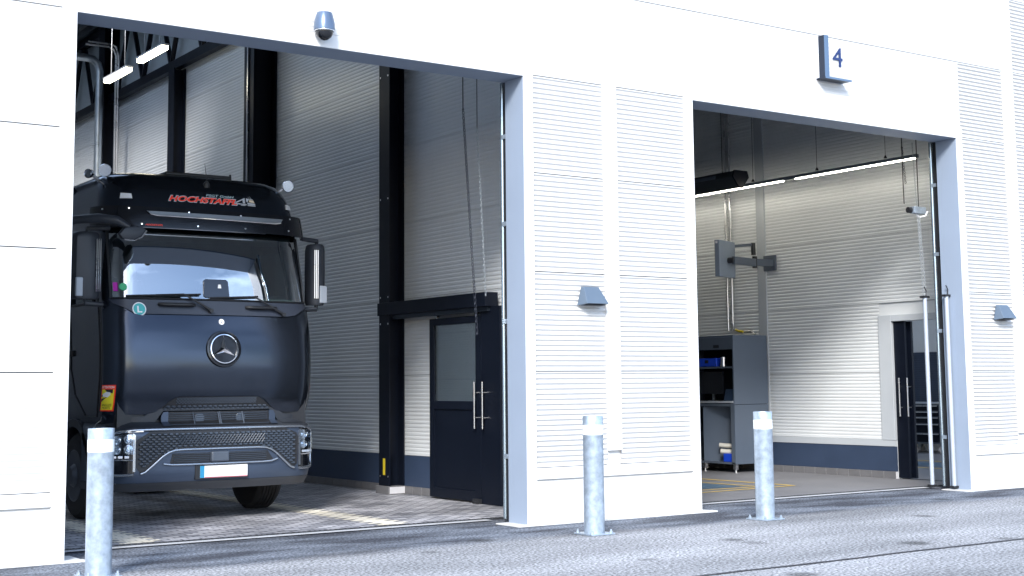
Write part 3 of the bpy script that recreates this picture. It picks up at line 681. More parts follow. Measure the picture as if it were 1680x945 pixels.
spot((TX+1.15, TY+.72, 4.02), (-.1, -1, -.08), .075, mount=(TX+1.03, TY+.88, 3.93))
# mirrors
def mirror(sg):
    g = MB(); xa, xb = (1.325, 1.545) if sg > 0 else (-1.60, -1.28)
    sec = [(xa, .50), (xa+.03, .43), ((xa+xb)/2, .40), (xb-.04, .42), (xb, .48), (xb, .60), (xa, .60)]
    n = len(sec); rows = [(2.52, .86), (2.56, .97), (2.9, 1), (3.2, .98), (3.26, .90), (3.28, .75)]
    cx, cyy = (xa+xb)/2, .5; vs = []
    for z, k in rows: vs += [(TX+cx+(x-cx)*k, TY+cyy+(y-cyy)*k, z) for x, y in sec]
    fs = [(i*n+j, i*n+(j+1) % n, (i+1)*n+(j+1) % n, (i+1)*n+j) for i in range(len(rows)-1) for j in range(n)]+[tuple(range(n)), tuple((len(rows)-1)*n+j for j in range(n))]
    g.add(vs, fs); o = obj('wing_mirror', g, PLAST, truck, smooth=50)
    xm = xa+.045 if sg > 0 else xb-.07
    g = MB()
    for k in range(3): g.tube([(TX+xm+k*.022*(1 if sg > 0 else 1), TY+.405, 2.6), (TX+xm+k*.022, TY+.405, 3.2)], .006, 6)
    obj('mirror_rib', g, STEEL, o, smooth=True)
    g = MB(); g.box((TX+(xb-.11 if sg > 0 else xa+.02), TY+.395, 2.545), (TX+(xb-.008 if sg > 0 else xa+.1), TY+.44, 2.76)); obj('mirror_corner', g, mat('mirror_corner_grey', (.35, .38, .42), .4), o, bevel=.012)
    g = MB(); xc = (xa+xb)/2
    g.tube([(TX+sg*1.2, TY+.42, 3.33), (TX+xc, TY+.48, 3.32), (TX+xc, TY+.5, 3.26)], .028, 8); obj('mirror_arm', g, PLAST, o, smooth=50); g = MB(); g.tube([(TX+sg*1.22, TY+.48, 2.46), (TX+xc, TY+.5, 2.47), (TX+xc, TY+.5, 2.54)], .03, 8)
    obj('mirror_arm', g, PLAST, o, smooth=50)
mirror(1); mirror(-1)
# front mirror pod with curved arm at the left corner
g = MB(); g.tube([(TX-1.75, TY+.62, 3.33), (TX-1.6, TY+.38, 3.40), (TX-1.40, TY+.22, 3.41), (TX-1.22, TY+.10, 3.38), (TX-1.10, TY+.06, 3.31)], [.035, .05, .055, .055, .03], 10)
arm = obj('mirror_camera_arm', g, PLAST, truck, smooth=60)
g = MB(); poly = [(-.17, -.03), (-.12, -.09), (.0, -.095), (.10, -.05), (.155, .03), (.12, .065), (.02, .07), (-.10, .05)]
g.prism(poly, lambda a, b: (TX-1.06+a, TY+.03+a*.12, 3.255+b), lambda a, b: (TX-1.06+a*.9, TY+.16+a*.12, 3.265+b*.9)); obj('front_mirror', g, PLAST, arm, smooth=50, bevel=.012)
g = MB(); g.tube([(TX-1.17, TY+.015, 3.165), (TX-1.05, TY+.02, 3.163), (TX-.965, TY+.03, 3.205), (TX-.91, TY+.04, 3.28)], .008, 6); obj('mirror_edge', g, STEEL, arm)
# door outline, handle, side window frame and door mirror pocket (side visible at left)
def side(sg, a, z, off=.004): return S(CAB, sg*a, z, off)
for sg in (-1, 1):
    g = MB(); pth = [(1.50, 1.20), (1.50, 2.46), (1.60, 3.28), (2.52, 3.30), (2.56, 2.3), (2.56, 1.75), (2.35, 1.45), (1.9, 1.2), (1.50, 1.20)]
    P = []
    for (a, b), (c, d) in zip(pth, pth[1:]):
        for k in range(6): P.append(side(sg, a+(c-a)*k/6, b+(d-b)*k/6))
    P.append(P[0]); g.tube(P, .007, 5, cap=False); dr = obj('door_seam', g, BLACK, truck)
    g = MB(); g.box((TX+sg*1.25, TY+1.48, 1.90), (TX+sg*1.29, TY+1.70, 1.97)); obj('door_handle', g, BLACK, truck, bevel=.012)
    g = MB(); pth = [(1.66, 2.50), (1.66, 3.22), (2.45, 3.22), (2.45, 2.50), (1.66, 2.50)]; P = []
    for (a, b), (c, d) in zip(pth, pth[1:]):
        for k in range(6): P.append(side(sg, a+(c-a)*k/6, b+(d-b)*k/6, .006))
    P.append(P[0]); g.tube(P, .016, 6, cap=False); obj('window_frame', g, BLACK, truck)
# side air deflector at the cab corner (left) and seam of the corner panel
g = MB(); g.tube([S(CAB, -1.36, z, .03) for z in grid(1.25, 2.44, .1)], .008, 6); g.tube([S(CAB, 1.36, z, .03) for z in grid(1.25, 2.44, .1)], .008, 6); obj('corner_seam', g, BLACK, truck)

# ---- bumper
bs = grid(-2.1, 2.1, .06); bz = grid(.47, 1.13, .05, (1.0, 1.06, 1.10))
bump = shell('bumper', BUM, bs, bz, SATIN)
g = MB(); top = [S(BUM, s, 1.13) for s in bs]; g.add(top+[(TX+1.1, TY+1.0, 1.15), (TX-1.1, TY+1.0, 1.15)], [tuple(range(len(top)+2))]); obj('bumper_top', g, PLAST, bump)
shell('bumper_skirt', BUM, bs, [.372, .40, .43, .462, .468], mat('skirt_plastic', (.035, .038, .045), .6, var=.08), par=bump, off=.004)
# dark upper band between flap and bumper
spoly('upper_band', BUM, [(-1.30, 1.065), (1.30, 1.065), (1.30, 1.125), (-1.30, 1.125)], .012, .01, PLAST, bump)
g = MB(); g.box((TX-1.15, TY+.20, 1.08), (TX+1.15, TY+.5, 1.40)); obj('radiator_box', g, BLACK, truck)
# trapezoid recess with upper grille
def lumps(name, sf, poly, off, m, par, dx, dz, w, h, zoff=0, depth=.022):
    g = MB(); z0, z1 = min(p[1] for p in poly), max(p[1] for p in poly); x0, x1 = min(p[0] for p in poly), max(p[0] for p in poly)
    def inside(x, y):
        c = False; n = len(poly)
        for i in range(n):
            (a, b), (e, f) = poly[i], poly[(i+1) % n]
            if (b > y) != (f > y) and x < (e-a)*(y-b)/(f-b)+a: c = not c
        return c
    r = 0; z = z0+dz*.6
    while z < z1:
        x = x0-dx + (dx/2 if r % 2 else 0)
        while x < x1:
            if inside(x, z) and inside(x-w*.4, z) and inside(x+w*.4, z) and inside(x, z+h*.4) and inside(x, z-h*.4):
                o = [(-w/2, 0), (-w*.28, -h/2), (w*.28, -h/2), (w/2, 0), (w*.28, h/2), (-w*.28, h/2)]; i_ = [(a*.62, b*.5+h*.06) for a, b in o]
                g.add([S(sf, x+a, z+b, off) for a, b in o]+[S(sf, x+a, z+b, off+depth) for a, b in i_], [(6, 7, 8, 9, 10, 11)]+[(k, (k+1) % 6, 6+(k+1) % 6, 6+k) for k in range(6)])
            x += dx
        z += dz; r += 1
    return obj(name, g, m, par, recalc=False)
def lattice(name, sf, x0, x1, z0, z1, off, m, par, dx=.075, r=.0045):
    g = MB(); n = int((x1-x0)/dx); zs = [z0, (z0+z1)/2, z1]
    for i in range(n):
        x = x0+i*dx
        for (za, zb) in ((z0, (z0+z1)/2), ((z0+z1)/2, z1)):
            g.tube([S(sf, x, za, off), S(sf, x+dx/2, zb, off)], r, 4, cap=False); g.tube([S(sf, x+dx/2, za, off), S(sf, x, zb, off)], r, 4, cap=False)
            g.tube([S(sf, x+dx/2, za, off), S(sf, x+dx, zb, off)], r, 4, cap=False); g.tube([S(sf, x+dx, za, off), S(sf, x+dx/2, zb, off)], r, 4, cap=False)
    return obj(name, g, m, par)
ug = [(-.70, 1.270), (.70, 1.270), (.62, 1.33), (.52, 1.400), (.46, 1.415), (-.46, 1.415), (-.52, 1.400), (-.62, 1.33)]
u0 = spoly('upper_grille', CAB, ug, .004, .02, BLACK, truck)
lumps('grille_mesh', CAB, [(-.68, 1.262), (.68, 1.262), (.60, 1.335), (-.60, 1.335)], .005, GRILL, u0, .062, .026, .056, .026)
lattice('grille_lattice', CAB, -.50, .50, 1.335, 1.405, .010, GRILL, u0)
# intake below it
fr = [(-.75, 1.225), (-.60, 1.285), (.60, 1.285), (.75, 1.225), (.80, 1.13), (-.80, 1.13)]
spoly('intake_surround', BUM, [(-1.05, 1.10), (-.76, 1.10), (-.64, 1.26), (.66, 1.26), (.80, 1.10), (1.05, 1.10), (1.28, 1.13), (1.28, 1.205), (.84, 1.21), (.70, 1.275), (-.70, 1.275), (-.84, 1.21), (-1.28, 1.205), (-1.28, 1.13)][1:5]+[(1.28, 1.10), (1.28, 1.19), (.86, 1.20), (.70, 1.285), (-.70, 1.285), (-.86, 1.20), (-1.28, 1.19), (-1.28, 1.10)], .02, .05, PLAST, bump)
iv = spoly('intake', BUM, [(-.60, 1.09), (.66, 1.09), (.64, 1.245), (-.58, 1.245)], .026, .02, BLACK, bump)
g = MB()
for k in range(6): g.tube([S(BUM, x, 1.105+k*.024, .034) for x in grid(-.58, .62, .15)], .004, 4)
for x in (-.3, .0, .02, .3): g.tube([S(BUM, x, 1.10, .028), S(BUM, x, 1.24, .028)], .008, 4)
obj('intake_slats', g, GRILL, iv)
for x in (-.22, .28):
    g = MB(); q = Vector(S(BUM, x, 1.17, .027)); g.lathe(q, (0, -1, 0), [(0, .06), (.004, .055)], 16); obj('intake_disc', g, GRILL, iv)
for x in (-.625, .68):
    spoly('intake_pod', BUM, [(x-.035, 1.095), (x+.045, 1.095), (x+.045, 1.20), (x+.02, 1.245), (x-.035, 1.25)] if x > 0 else [(x+.035, 1.095), (x-.045, 1.095), (x-.045, 1.20), (x-.02, 1.245), (x+.035, 1.25)], .045, .04, SATIN, bump)
# honeycomb main grille
hc = [(-.975, .94), (-.82, 1.036), (.82, 1.036), (.965, .98), (.985, .93), (.975, .62), (.93, .580), (.88, .60), (.69, .765), (.58, .825), (.50, .832), (-.50, .832), (-.58, .825), (-.69, .765), (-.88, .60), (-.93, .585), (-.975, .64)]
mg = spoly('main_grille', BUM, hc, .006, .02, BLACK, bump)
inner = [(a*.985, .80+(b-.80)*.97) for a, b in hc]
cl = [p for p in inner]
lumps('grille_mesh', BUM, inner, .008, GRILL, mg, .066, .0265, .060, .027, depth=.018)
lattice('grille_lattice', BUM, -.52, .56, .885, .985, .030, GRILL, mg)
g = MB(); g.tube([S(BUM, a, b, .02) for a, b in [(-.93, .572), (-.88, .59), (-.78, .675), (-.69, .755), (-.62, .80), (-.55, .822), (-.45, .828), (0, .828), (.45, .828), (.55, .822), (.62, .80), (.69, .755), (.78, .675), (.88, .59), (.93, .572)]], .014, 8); obj('grille_lip', g, mat('satin_silver', (.4, .44, .5), .25, metal=.9), bump, smooth=60)
# chrome loop around headlights and grille
g = MB()
loop = [(-1.0, .565), (-1.15, .560), (-1.30, .565), (-1.36, .62), (-1.36, .85), (-1.32, .96), (-1.24, 1.01), (-1.14, 1.038), (-1.0, 1.052), (-.8, 1.056)] + [(x, 1.056) for x in grid(-.7, .7, .14)] + [(.8, 1.056), (1.0, 1.052), (1.14, 1.04), (1.22, 1.02), (1.28, .98), (1.31, .90), (1.32, .65), (1.28, .575), (1.15, .565), (1.0, .565)]
g.tube([S(BUM, a, b, .014) for a, b in loop], .017, 8); obj('chrome_strip', g, mat('satin_silver', (.4, .44, .5), .25, metal=.9), bump, smooth=60)
g = MB(); g.tube([S(BUM, a, .905+(b-.905)*.88 if False else b-.0, .016) for a, b in [(-1.28, .985), (-1.2, 1.02), (-1.1, 1.035), (-.9, 1.04)]], .012, 6); obj('chrome_strip', g, CHROME, bump, smooth=60)
# headlights
def headlight(sg):
    o = sg
    P = [(.995, .575), (1.31, .575), (1.32, .70), (1.31, .90), (1.25, .985), (1.16, 1.02), (1.02, 1.035), (.99, .95)]
    hb = spoly('headlight', BUM, [(sg*a, b) for a, b in P], .006, .02, GLOSS, bump, step=.05)
    g = MB()
    for (a, b) in ((1.06, .955), (1.175, .945), (1.06, .845), (1.175, .84)):
        q = Vector(S(BUM, sg*a, b, .008)); t = Vector(S(BUM, sg*a, b, .05))-q; t.normalize()
        g.lathe(q, t, [(0, .052), (.022, .05), (.024, .044), (.004, .020), (.018, .014), (.022, 0)], 20)
    obj('reflector', g, CHROME, hb, smooth=30)
    g = MB()
    for k in range(3):
        a = 1.045+k*.065; q0 = S(BUM, sg*a, .745, .010); q1 = S(BUM, sg*(a+.05), .775, .022); g.box(q0, q1)
    obj('lamp_led', g, CHROME, hb, bevel=.004)
    g = MB(); g.tube([S(BUM, sg*a, .728, .016) for a in (1.01, 1.1, 1.24)], .008, 6); obj('lamp_trim', g, CHROME, hb)
    spoly('lamp_glass', BUM, [(sg*a, b) for a, b in [(1.0, .79), (1.245, .79), (1.25, .93), (1.2, .99), (1.1, 1.01), (1.0, 1.01)]], .038, .003, LENS, hb, step=.05)
    spoly('lamp_surround', BUM, [(sg*a, b) for a, b in [(.988, .60), (1.012, .60), (1.012, 1.02), (.988, 1.0)]], .024, .02, mat('satin_silver', (.4, .44, .5), .25, metal=.9), hb)
headlight(-1); headlight(1)
# lower intake with radar
li = spoly('lower_intake', BUM, [(-.60, .675), (.66, .675), (.58, .785), (-.57, .785)], .008, .02, BLACK, bump)
g = MB()
for k in range(5): g.tube([S(BUM, x, .69+k*.021, .014) for x in grid(-.56, .56, .15)], .004, 4)
obj('intake_slats', g, GRILL, li)
g = MB(); g.tube([S(BUM, x, z, .022) for x, z in [(-.68, .675), (-.58, .662)]+[(x, .66) for x in grid(-.4, .5, .15)]+[(.62, .664), (.70, .69)]], .012, 8); obj('intake_lip', g, mat('satin_silver', (.4, .44, .5), .25, metal=.9), bump, smooth=60)
q = S(BUM, -.02, .738, 0); obj('radar_sensor', box((q[0]-.115, q[1]-.05, .678), (q[0]+.105, q[1]+.02, .797)), mat('sensor_grey', (.06, .075, .10), .4), bump, bevel=.02)
# licence plate
y0 = TY+.028
pl = obj('licence_plate', box((TX-.31, y0-.035, .485), (TX+.325, y0+.02, .645)), BLACK, bump, bevel=.006)
obj('plate_face', box((TX-.255, y0-.0385, .502), (TX+.318, y0-.0352, .636)), WH, pl)
obj('plate_band', box((TX-.255, y0-.040, .502), (TX-.205, y0-.0386, .636)), mat('plate_blue', (.02, .25, .45), .5), pl)
obj('plate_line', box((TX-.20, y0-.0392, .5025), (TX+.318, y0-.0386, .512)), mat('plate_red', (.5, .12, .16), .5), pl)
# fog wire, small side lamps
g = MB(); g.tube([S(CAB, -1.33, 1.20, .01), S(CAB, -1.30, 1.16, .04), S(CAB, -1.36, 1.12, .06), S(CAB, -1.42, 1.06, .06)], .006, 6); obj('cable', g, STEEL, truck)
obj('side_marker', MB().box((TX+1.26, TY+.42, .86), (TX+1.31, TY+.47, .90)), BLACK, truck)
# wheels, arches, chassis
def wheel(x0, x1, y, z=.505, r=.505):
    sg = 1 if x1 > x0 else -1; wd = abs(x1-x0); g = MB()
    prof = [(0, .30), (.0, .40), (.01, .46), (.04, .49), (.055, r-.004)]
    for k in range(5):
        a = .06+k*(wd-.12)/5; b = a+(wd-.12)/5; prof += [(a+.004, r), (b-.010, r), (b-.008, r-.014), (b-.002, r-.014)]
    prof += [(wd-.055, r-.004), (wd-.04, .49), (wd-.01, .46), (wd, .40), (wd, .30)]
    g.lathe((x0, y, z), (sg, 0, 0), prof, 56); t = obj('wheel', g, RUBBER, truck, smooth=30)
    g = MB(); g.lathe((x0, y, z), (sg, 0, 0), [(-.001, .302), (-.004, .285), (.035, .27), (.05, .15), (-.0, .14), (-.02, .12), (-.05, .10), (-.055, 0)], 32); rm = obj('rim', g, mat('dark_rim', (.10, .11, .13), .35, metal=.6), t, smooth=30)
    g = MB()
    for k in range(10):
        q = 2*math.pi*k/10; g.tube([(x0+sg*.045, y+.195*math.cos(q), z+.195*math.sin(q)), (x0-sg*.0, y+.195*math.cos(q), z+.195*math.sin(q))], .016, 6)
    obj('wheel_nut', g, STEEL, rm)
for (a, b, y) in ((-1.235, -.90, 1.42), (1.235, .90, 1.42), (-1.235, -.63, 5.2), (1.235, .63, 5.2)):
    wheel(TX+a, TX+b, TY+y)
for sg in (-1, 1):
    for (yc, cz) in ((1.42, .505),):
        g = MB(); n = 16; ro, ri = .66, .57; vs = []
        for k in range(n+1):
            q = math.pi*(.02+.96*k/n); c, s_ = math.cos(q), math.sin(q)
            for rr, xx in ((ri, 1.265), (ro, 1.265), (ro, .86), (ri, .86)): vs.append((TX+sg*xx, TY+yc-c*rr, cz+s_*rr))
        fs = [(4*i+j, 4*i+(j+1) % 4, 4*i+4+(j+1) % 4, 4*i+4+j) for i in range(n) for j in range(4)]+[(0, 1, 2, 3), (4*n, 4*n+1, 4*n+2, 4*n+3)]
        g.add(vs, fs); obj('mudguard', g, PLAST, truck, smooth=40)
    g = MB(); g.box((TX+sg*1.20, TY+.80, .50), (TX+sg*.80, TY+.83, 1.12)); obj('step_panel', g, PLAST, truck)
    g = MB(); g.box((TX+sg*1.255, TY+2.1, .45), (TX+sg*1.0, TY+4.3, 1.15)); obj('side_fairing', g, PAINT, truck, bevel=.04)
g = MB()
for x in (-.42, .42): g.box((TX+x-.05, TY+.4, .75), (TX+x+.05, TY+6.3, 1.02))
g.box((TX-.9, TY+.25, .45), (TX+.9, TY+.8, .9)); g.box((TX-.45, TY+.9, .55), (TX+.45, TY+2.3, 1.5)); g.tube([(TX-.9, TY+1.42, .5), (TX+.9, TY+1.42, .5)], .07, 8); g.tube([(TX-.9, TY+5.2, .5), (TX+.9, TY+5.2, .5)], .12, 8); obj('chassis', g, BLACK, truck)
obj('cab_floor', box((TX-1.2, TY+.42, 1.12), (TX+1.2, TY+2.1, 1.5)), BLACK, truck)
# box body behind the cab
obj('roof_fairing', box((TX-1.13, TY+2.13, 1.3), (TX+1.13, TY+2.6, 3.85)), PAINT, truck, bevel=.05)
# papers and phone shapes behind the screen
db = spoly('screen_sensor_box', CAB, [(-.13, 2.56), (.14, 2.56), (.16, 2.58), (.155, 2.75), (.135, 2.775), (-.12, 2.775), (-.145, 2.755), (-.155, 2.58)], .004, .01, mat('dash_grey', (.03, .045, .075), .4), truck)
spoly('box_label', CAB, [(.02, 2.67), (.065, 2.67), (.06, 2.715), (.03, 2.715)], .007, .002, WH, db)
sticker('screen_vignette', -1.08, 2.66, .042, mat('green_print', (.05, .45, .2), .5), .0)
g = MB(); g.add([S(CAB, a, b, .0) for a, b in ((-1.19, 2.61), (-1.14, 2.61), (-1.14, 2.71), (-1.19, 2.71))], [(0, 1, 2, 3)]); obj('screen_tag', g, mat('magenta_print', (.55, .04, .45), .5), truck, recalc=False)

# ================================================================== YARD AND FACADE THINGS
b0 = thing('bollard', 'galvanised steel bollard standing in front of the truck, the leftmost one', 'bollard', (3.74, -1.15, 0), 'galvanised bollards along the facade')
g = MB(); g.lathe((3.74, -1.15, 0), (0, 0, 1), [(.012, .105), (1.05, .105), (1.052, .1055), (1.185, .1055), (1.19, .103), (1.19, .096), (1.17, .096)], 48); post = obj('post', g, GALV, b0, smooth=30)
g = MB(); g.lathe((3.74, -1.15, 0), (0, 0, 1), [(1.0, .1062), (1.10, .1062)], 48, False); obj('reflective_band', g, mat('white_band', (.78, .80, .80), .4), post, smooth=30)
obj('post_cap', MB().lathe((3.74, -1.15, 0), (0, 0, 1), [(1.168, .0), (1.168, .097)], 32), GALV, post)
obj('base_plate', box((3.74-.15, -1.15-.15, .002), (3.74+.15, -1.15+.15, .018)), GALV, b0, bevel=.003)
for dx in (-.12, .12):
    for dy in (-.12, .12):
        g = MB(); g.lathe((3.74+dx, -1.15+dy, .018), (0, 0, 1), [(0, .018), (.016, .018), (.017, .01), (.034, .01)], 6); obj('anchor_bolt', g, GALV, b0)
b1 = dup(b0, (8.81-3.74, 0, 0), 'galvanised steel bollard in front of the white pillar between the bays')
b2 = dup(b0, (11.21-3.74, 0, 0), 'galvanised steel bollard at the left edge of the second bay')
b1.rotation_euler.z = R(90); b2.rotation_euler.z = R(180)
# wall lamps
lm = thing('wall_lamp', 'blue grey wedge wall lamp on the pillar between the two bays', 'wall lamp', (9.66, -.01, 2.4), 'wedge shaped facade lamps')
W0 = [(0.0, .21), (-.035, .21), (-.125, .012), (-.125, .0), (0, -.015)]
g = MB(); g.add([(9.56, -.004, 2.61), (9.79, -.004, 2.61), (9.57, -.045, 2.61), (9.78, -.045, 2.61), (9.50, -.004, 2.395), (9.85, -.004, 2.395), (9.535, -.15, 2.415), (9.845, -.15, 2.415)],
      [(0, 1, 3, 2), (2, 3, 7, 6), (0, 2, 6, 4), (1, 5, 7, 3), (4, 6, 7, 5), (0, 4, 5, 1)])
ho = obj('housing', g, LAMPG, lm, bevel=.004)
obj('lamp_aperture', box((9.57, -.13, 2.396), (9.81, -.03, 2.401)), BLACK, lm)
dup(lm, (17.12-9.66, 0, -.02), 'blue grey wedge wall lamp on the ribbed wall right of the second bay')
# dome camera
dc = thing('dome_camera', 'grey dome security camera mounted above the truck bay', 'security camera', (6.26, 0, 5.3))
g = MB(); g.lathe((6.26, -.13, 5.0), (0, 0, 1), [(.075, .098), (.085, .108), (.10, .108), (.16, .104), (.24, .085), (.265, .075), (.268, 0)], 32); obj('housing', g, mat('camera_metal', (.09, .13, .20), .3, metal=.4), dc, smooth=35)
obj('wall_mount', box((6.21, -.08, 5.10), (6.31, -.002, 5.23)), LAMPG, dc, bevel=.008)
g = MB(); g.lathe((6.26, -.13, 5.075), (0, 0, -1), [(0, .09), (.03, .088), (.06, .07), (.085, .035), (.095, 0)], 32); obj('dome', g, GLOSS, dc, smooth=60)
g = MB(); g.tube([(6.26+.098*math.cos(q), -.13+.098*math.sin(q), 5.078) for q in [2*math.pi*k/24 for k in range(25)]], .008, 6, cap=False); obj('dome_ring', g, STEEL, dc, smooth=60)
# number sign
sg_ = thing('bay_number_sign', 'L shaped metal frame around a blue number 4 above the second bay', 'sign', (13.5, 0, 5.7))
obj('upright', box((13.50, -.15, 5.475), (13.555, -.05, 6.03)), mat('sign_blue_grey', (.012, .02, .038), .35, metal=.3), sg_)
obj('upright_edge', box((13.495, -.049, 5.475), (13.555, -.002, 6.03)), mat('sign_light', (.7, .72, .75), .4), sg_)
obj('upright_face', box((13.50, -.16, 5.479), (13.575, -.151, 6.03)), mat('sign_face', (.07, .12, .20), .4), sg_)
obj('bar_face', box((13.495, -.166, 5.452), (13.99, -.160, 5.478)), mat('sign_face', (.07, .12, .20), .4), sg_)
obj('lower_bar', box((13.495, -.159, 5.455), (13.98, -.004, 5.4745)), mat('sign_blue_grey', (.012, .02, .038), .35, metal=.3), sg_, bevel=.003)
g = MB(); t = text2d('4', bold=.0)
vs, fs = t; 
g2 = MB(); put_text(g2, t, lambda a, b: (a, -.012, b), (13.815, 5.685, 14.0, 5.94)); n = len(g2.v)
g.add(g2.v, g2.f); g.add([(x, -.002, z) for x, y, z in g2.v], [tuple(reversed(f)) for f in g2.f]); obj('numeral', g, NUM, sg_, recalc=False)

# ================================================================== INSIDE THE TRUCK BAY
def tube_lamp(x, y0, y1, z, label):
    t = thing('tube_lamp', label, 'lamp', (x, (y0+y1)/2, z), 'hanging tube lamps in the truck bay')
    obj('housing', box((x-.07, y0, z+.03), (x+.07, y1, z+.065)), WH, t, bevel=.01)
    obj('diffuser', box((x-.06, y0+.02, z-.03), (x+.06, y1-.02, z+.0299)), TUBE, t, bevel=.015)
    g = MB(); 
    for yy in (y0+.25, y1-.25): g.tube([(x, yy, z+.08), (x, yy, ZR)], .008, 6)
    obj('hanger_rod', g, STEEL, t)
tube_lamp(8.0, 10.72, 11.93, 7.02, 'lit tube lamp hanging farther in, lower left of the pair')
tube_lamp(8.0, 9.0, 10.22, 7.05, 'lit tube lamp hanging nearer the bay opening, upper right of the pair')
g = MB(); g.tube([(8.9, 17.3, 8.72), (9.3, 17.3, 8.72), (9.45, 17.3, 8.70), (9.56, 17.3, 8.60), (9.60, 17.3, 8.45), (9.60, 17.3, 5.0), (9.6, 17.3, 1.0)], .085, 16)
tag(obj('ventilation_duct', g, DUCT, smooth=40), 'round zinc duct bending down beside the deep columns behind the truck', 'duct')
g = MB()
for dx, dz in ((0, 0), (.05, .06)):
    g.tube([(9.0+dx, 16.4, 8.80+dz), (9.5+dx, 16.4, 8.80+dz), (9.60+dx, 16.4, 8.76+dz), (9.66+dx, 16.4, 8.62), (9.66+dx, 16.4, 1.0)], .022, 8)
tag(obj('pipe_pair', g, STEEL, smooth=40), 'pair of thin bent pipes running down in front of the deep column', 'pipe')
g = MB(); g.tube([(3.0, 12.5, 9.45), (9.8, 15.2, 9.45)], .05, 8)
# chains of the sectional door
def chain(path, r, m, par, pitch=.035):
    g = MB(); P = [Vector(p) for p in path]
    for a, b in zip(P, P[1:]):
        n = max(1, int((b-a).length/pitch)); d = (b-a)/n
        for k in range(n):
            c = a+d*(k+.5); o = Vector((r*1.3, 0, 0)) if k % 2 else Vector((0, r*1.3, 0)); e = d.normalized()*pitch*.55
            g.tube([c-e, c-e*.6+o, c+e*.6+o, c+e, c+e*.6-o, c-e*.6-o, c-e], r*.5, 4, cap=False)
    return obj('chain', g, m, par)
DK = mat('dark_chain', (.03, .035, .05), .4, metal=.7)
GCH = mat('grey_chain', (.28, .31, .34), .4, metal=.7)
def door_gear(x, y, label, ctl):
    t = thing('door_chain_hoist', label, 'chain hoist', (x, y, 0))
    if ctl:
        chain([(x-.13, y+.28, 4.95), (x-.10, y+.26, 4.40)], .010, DK, t)
        obj('cable', MB().tube([(x-.13, y+.28, 5.2), (x-.13, y+.28, 4.35), (x-.125, y+.28, 4.10)], .009, 6), BLACK, t)
        chain([(x-.02, y+.18, 5.0), (x+.0, y+.10, 2.75)], .006, GCH, t); chain([(x+.02, y+.14, 4.0), (x+.03, y+.08, 2.75)], .006, GCH, t)
        obj('cable', MB().tube([(x+.02, y+.14, 5.3), (x+.02, y+.14, 4.0)], .008, 6), BLACK, t)
        obj('limit_switch', box((x-.09, y+.12, 3.95), (x+.16, y+.22, 4.05)), GALV, t, bevel=.006)
        obj('switch_plug', MB().tube([(x-.15, y+.2, 4.0), (x-.09, y+.19, 4.0)], .045, 10), BLACK, t)
        obj('cable', MB().tube([(x-.02, y+.18, 3.95), (x+.05, y+.15, 3.90), (x+.14, y+.12, 3.92), (x+.17, y+.1, 3.99)], .012, 6), WH, t)
    else:
        obj('cable', MB().tube([(x-.05, y+.42, 5.3), (x-.05, y+.42, 4.80)], .007, 6), BLACK, t)
        chain([(x-.05, y+.42, 4.82), (x+.0, y+.22, 2.1)], .010, DK, t)
        obj('cable', MB().tube([(x+.02, y+.22, 5.3), (x+.02, y+.22, 4.55)], .006, 6), BLACK, t)
        chain([(x+.02, y+.22, 4.56), (x+.06, y+.12, 2.55)], .007, GCH, t)
door_gear(8.92, .95, 'dark and silver door chains hanging at the right of the truck bay', False)
door_gear(16.35, .62, 'chains and limit switch hanging at the right jamb of the second bay', True)
# guide rails behind the jambs
for (x, lab) in ((8.82, 'blue grey door guide rail beside the truck bay jamb'), (16.33, 'blue grey door guide rail behind the second bay jamb')):
    t = thing('door_guide_rail', lab, 'rail', (x, .45, 0), 'sectional door guide rails')
    obj('rail', MB().tube([(x+.02, .49, .04), (x+.02, .49, 4.96)], .028, 10), mat('rail_zinc', (.35, .43, .5), .25, metal=.85), t, smooth=50)
    obj('back_channel', box((x+.0, .40, .02), (x+.06, .44, 4.95)), BLACK, t)
    for z in (.7, 2.2, 3.3, 4.3): obj('rail_bracket', box((x-.005, .40, z), (x+.03, .5, z+.05)), GALV, t)
# tube posts in the second bay (light curtain posts)
def lpost(x, y, label):
    t = thing('sensor_post', label, 'post', (x, y, 0), 'white sensor posts of the second door')
    obj('tube', MB().tube([(x, y, .06), (x, y, 2.70)], .030, 16), mat('post_white', (.32, .36, .42), .4), t, smooth=50)
    obj('bracket', box((x-.05, y-.03, 2.70), (x+.07, y+.05, 2.73)), BLACK, t); obj('bracket', box((x-.045, y-.03, .03), (x+.06, y+.05, .06)), BLACK, t)
    obj('cable', MB().tube([(x+.03, y, 2.73), (x+.04, y, 2.80), (x+.0, y, 2.86)], .008, 6), BLACK, t)
lpost(16.20, .58, 'white sensor post standing free left of the blue door rail'); lpost(16.22, .22, 'white sensor post fixed on the grey jamb of the second bay')

# ================================================================== SECOND BAY
# linear light
t = thing('linear_light', 'long lit linear luminaire hung on thin wires in the second bay', 'lamp', (16.6, 3.4, 4.83))
obj('housing', box((16.585, .95, 4.83), (16.655, 8.5, 4.88)), GREYP, t)
obj('light_strip', box((16.605, 3.70, 4.815), (16.64, 8.4, 4.829)), LED, t); obj('light_strip', box((16.605, 1.0, 4.815), (16.64, 3.42, 4.829)), LED, t)
for yy in (1.55, 2.95, 4.4, 6.6): obj('hanger_wire', MB().tube([(16.62, yy, 4.90), (16.62, yy, ZR)], .004, 5), BLACK, t)
for yy in (1.55, 2.95, 4.4, 6.6): obj('wire_clip', MB().lathe((16.62, yy, 4.90), (0, 0, 1), [(0, .03), (.02, .02), (.05, .006)], 8), BLACK, t)
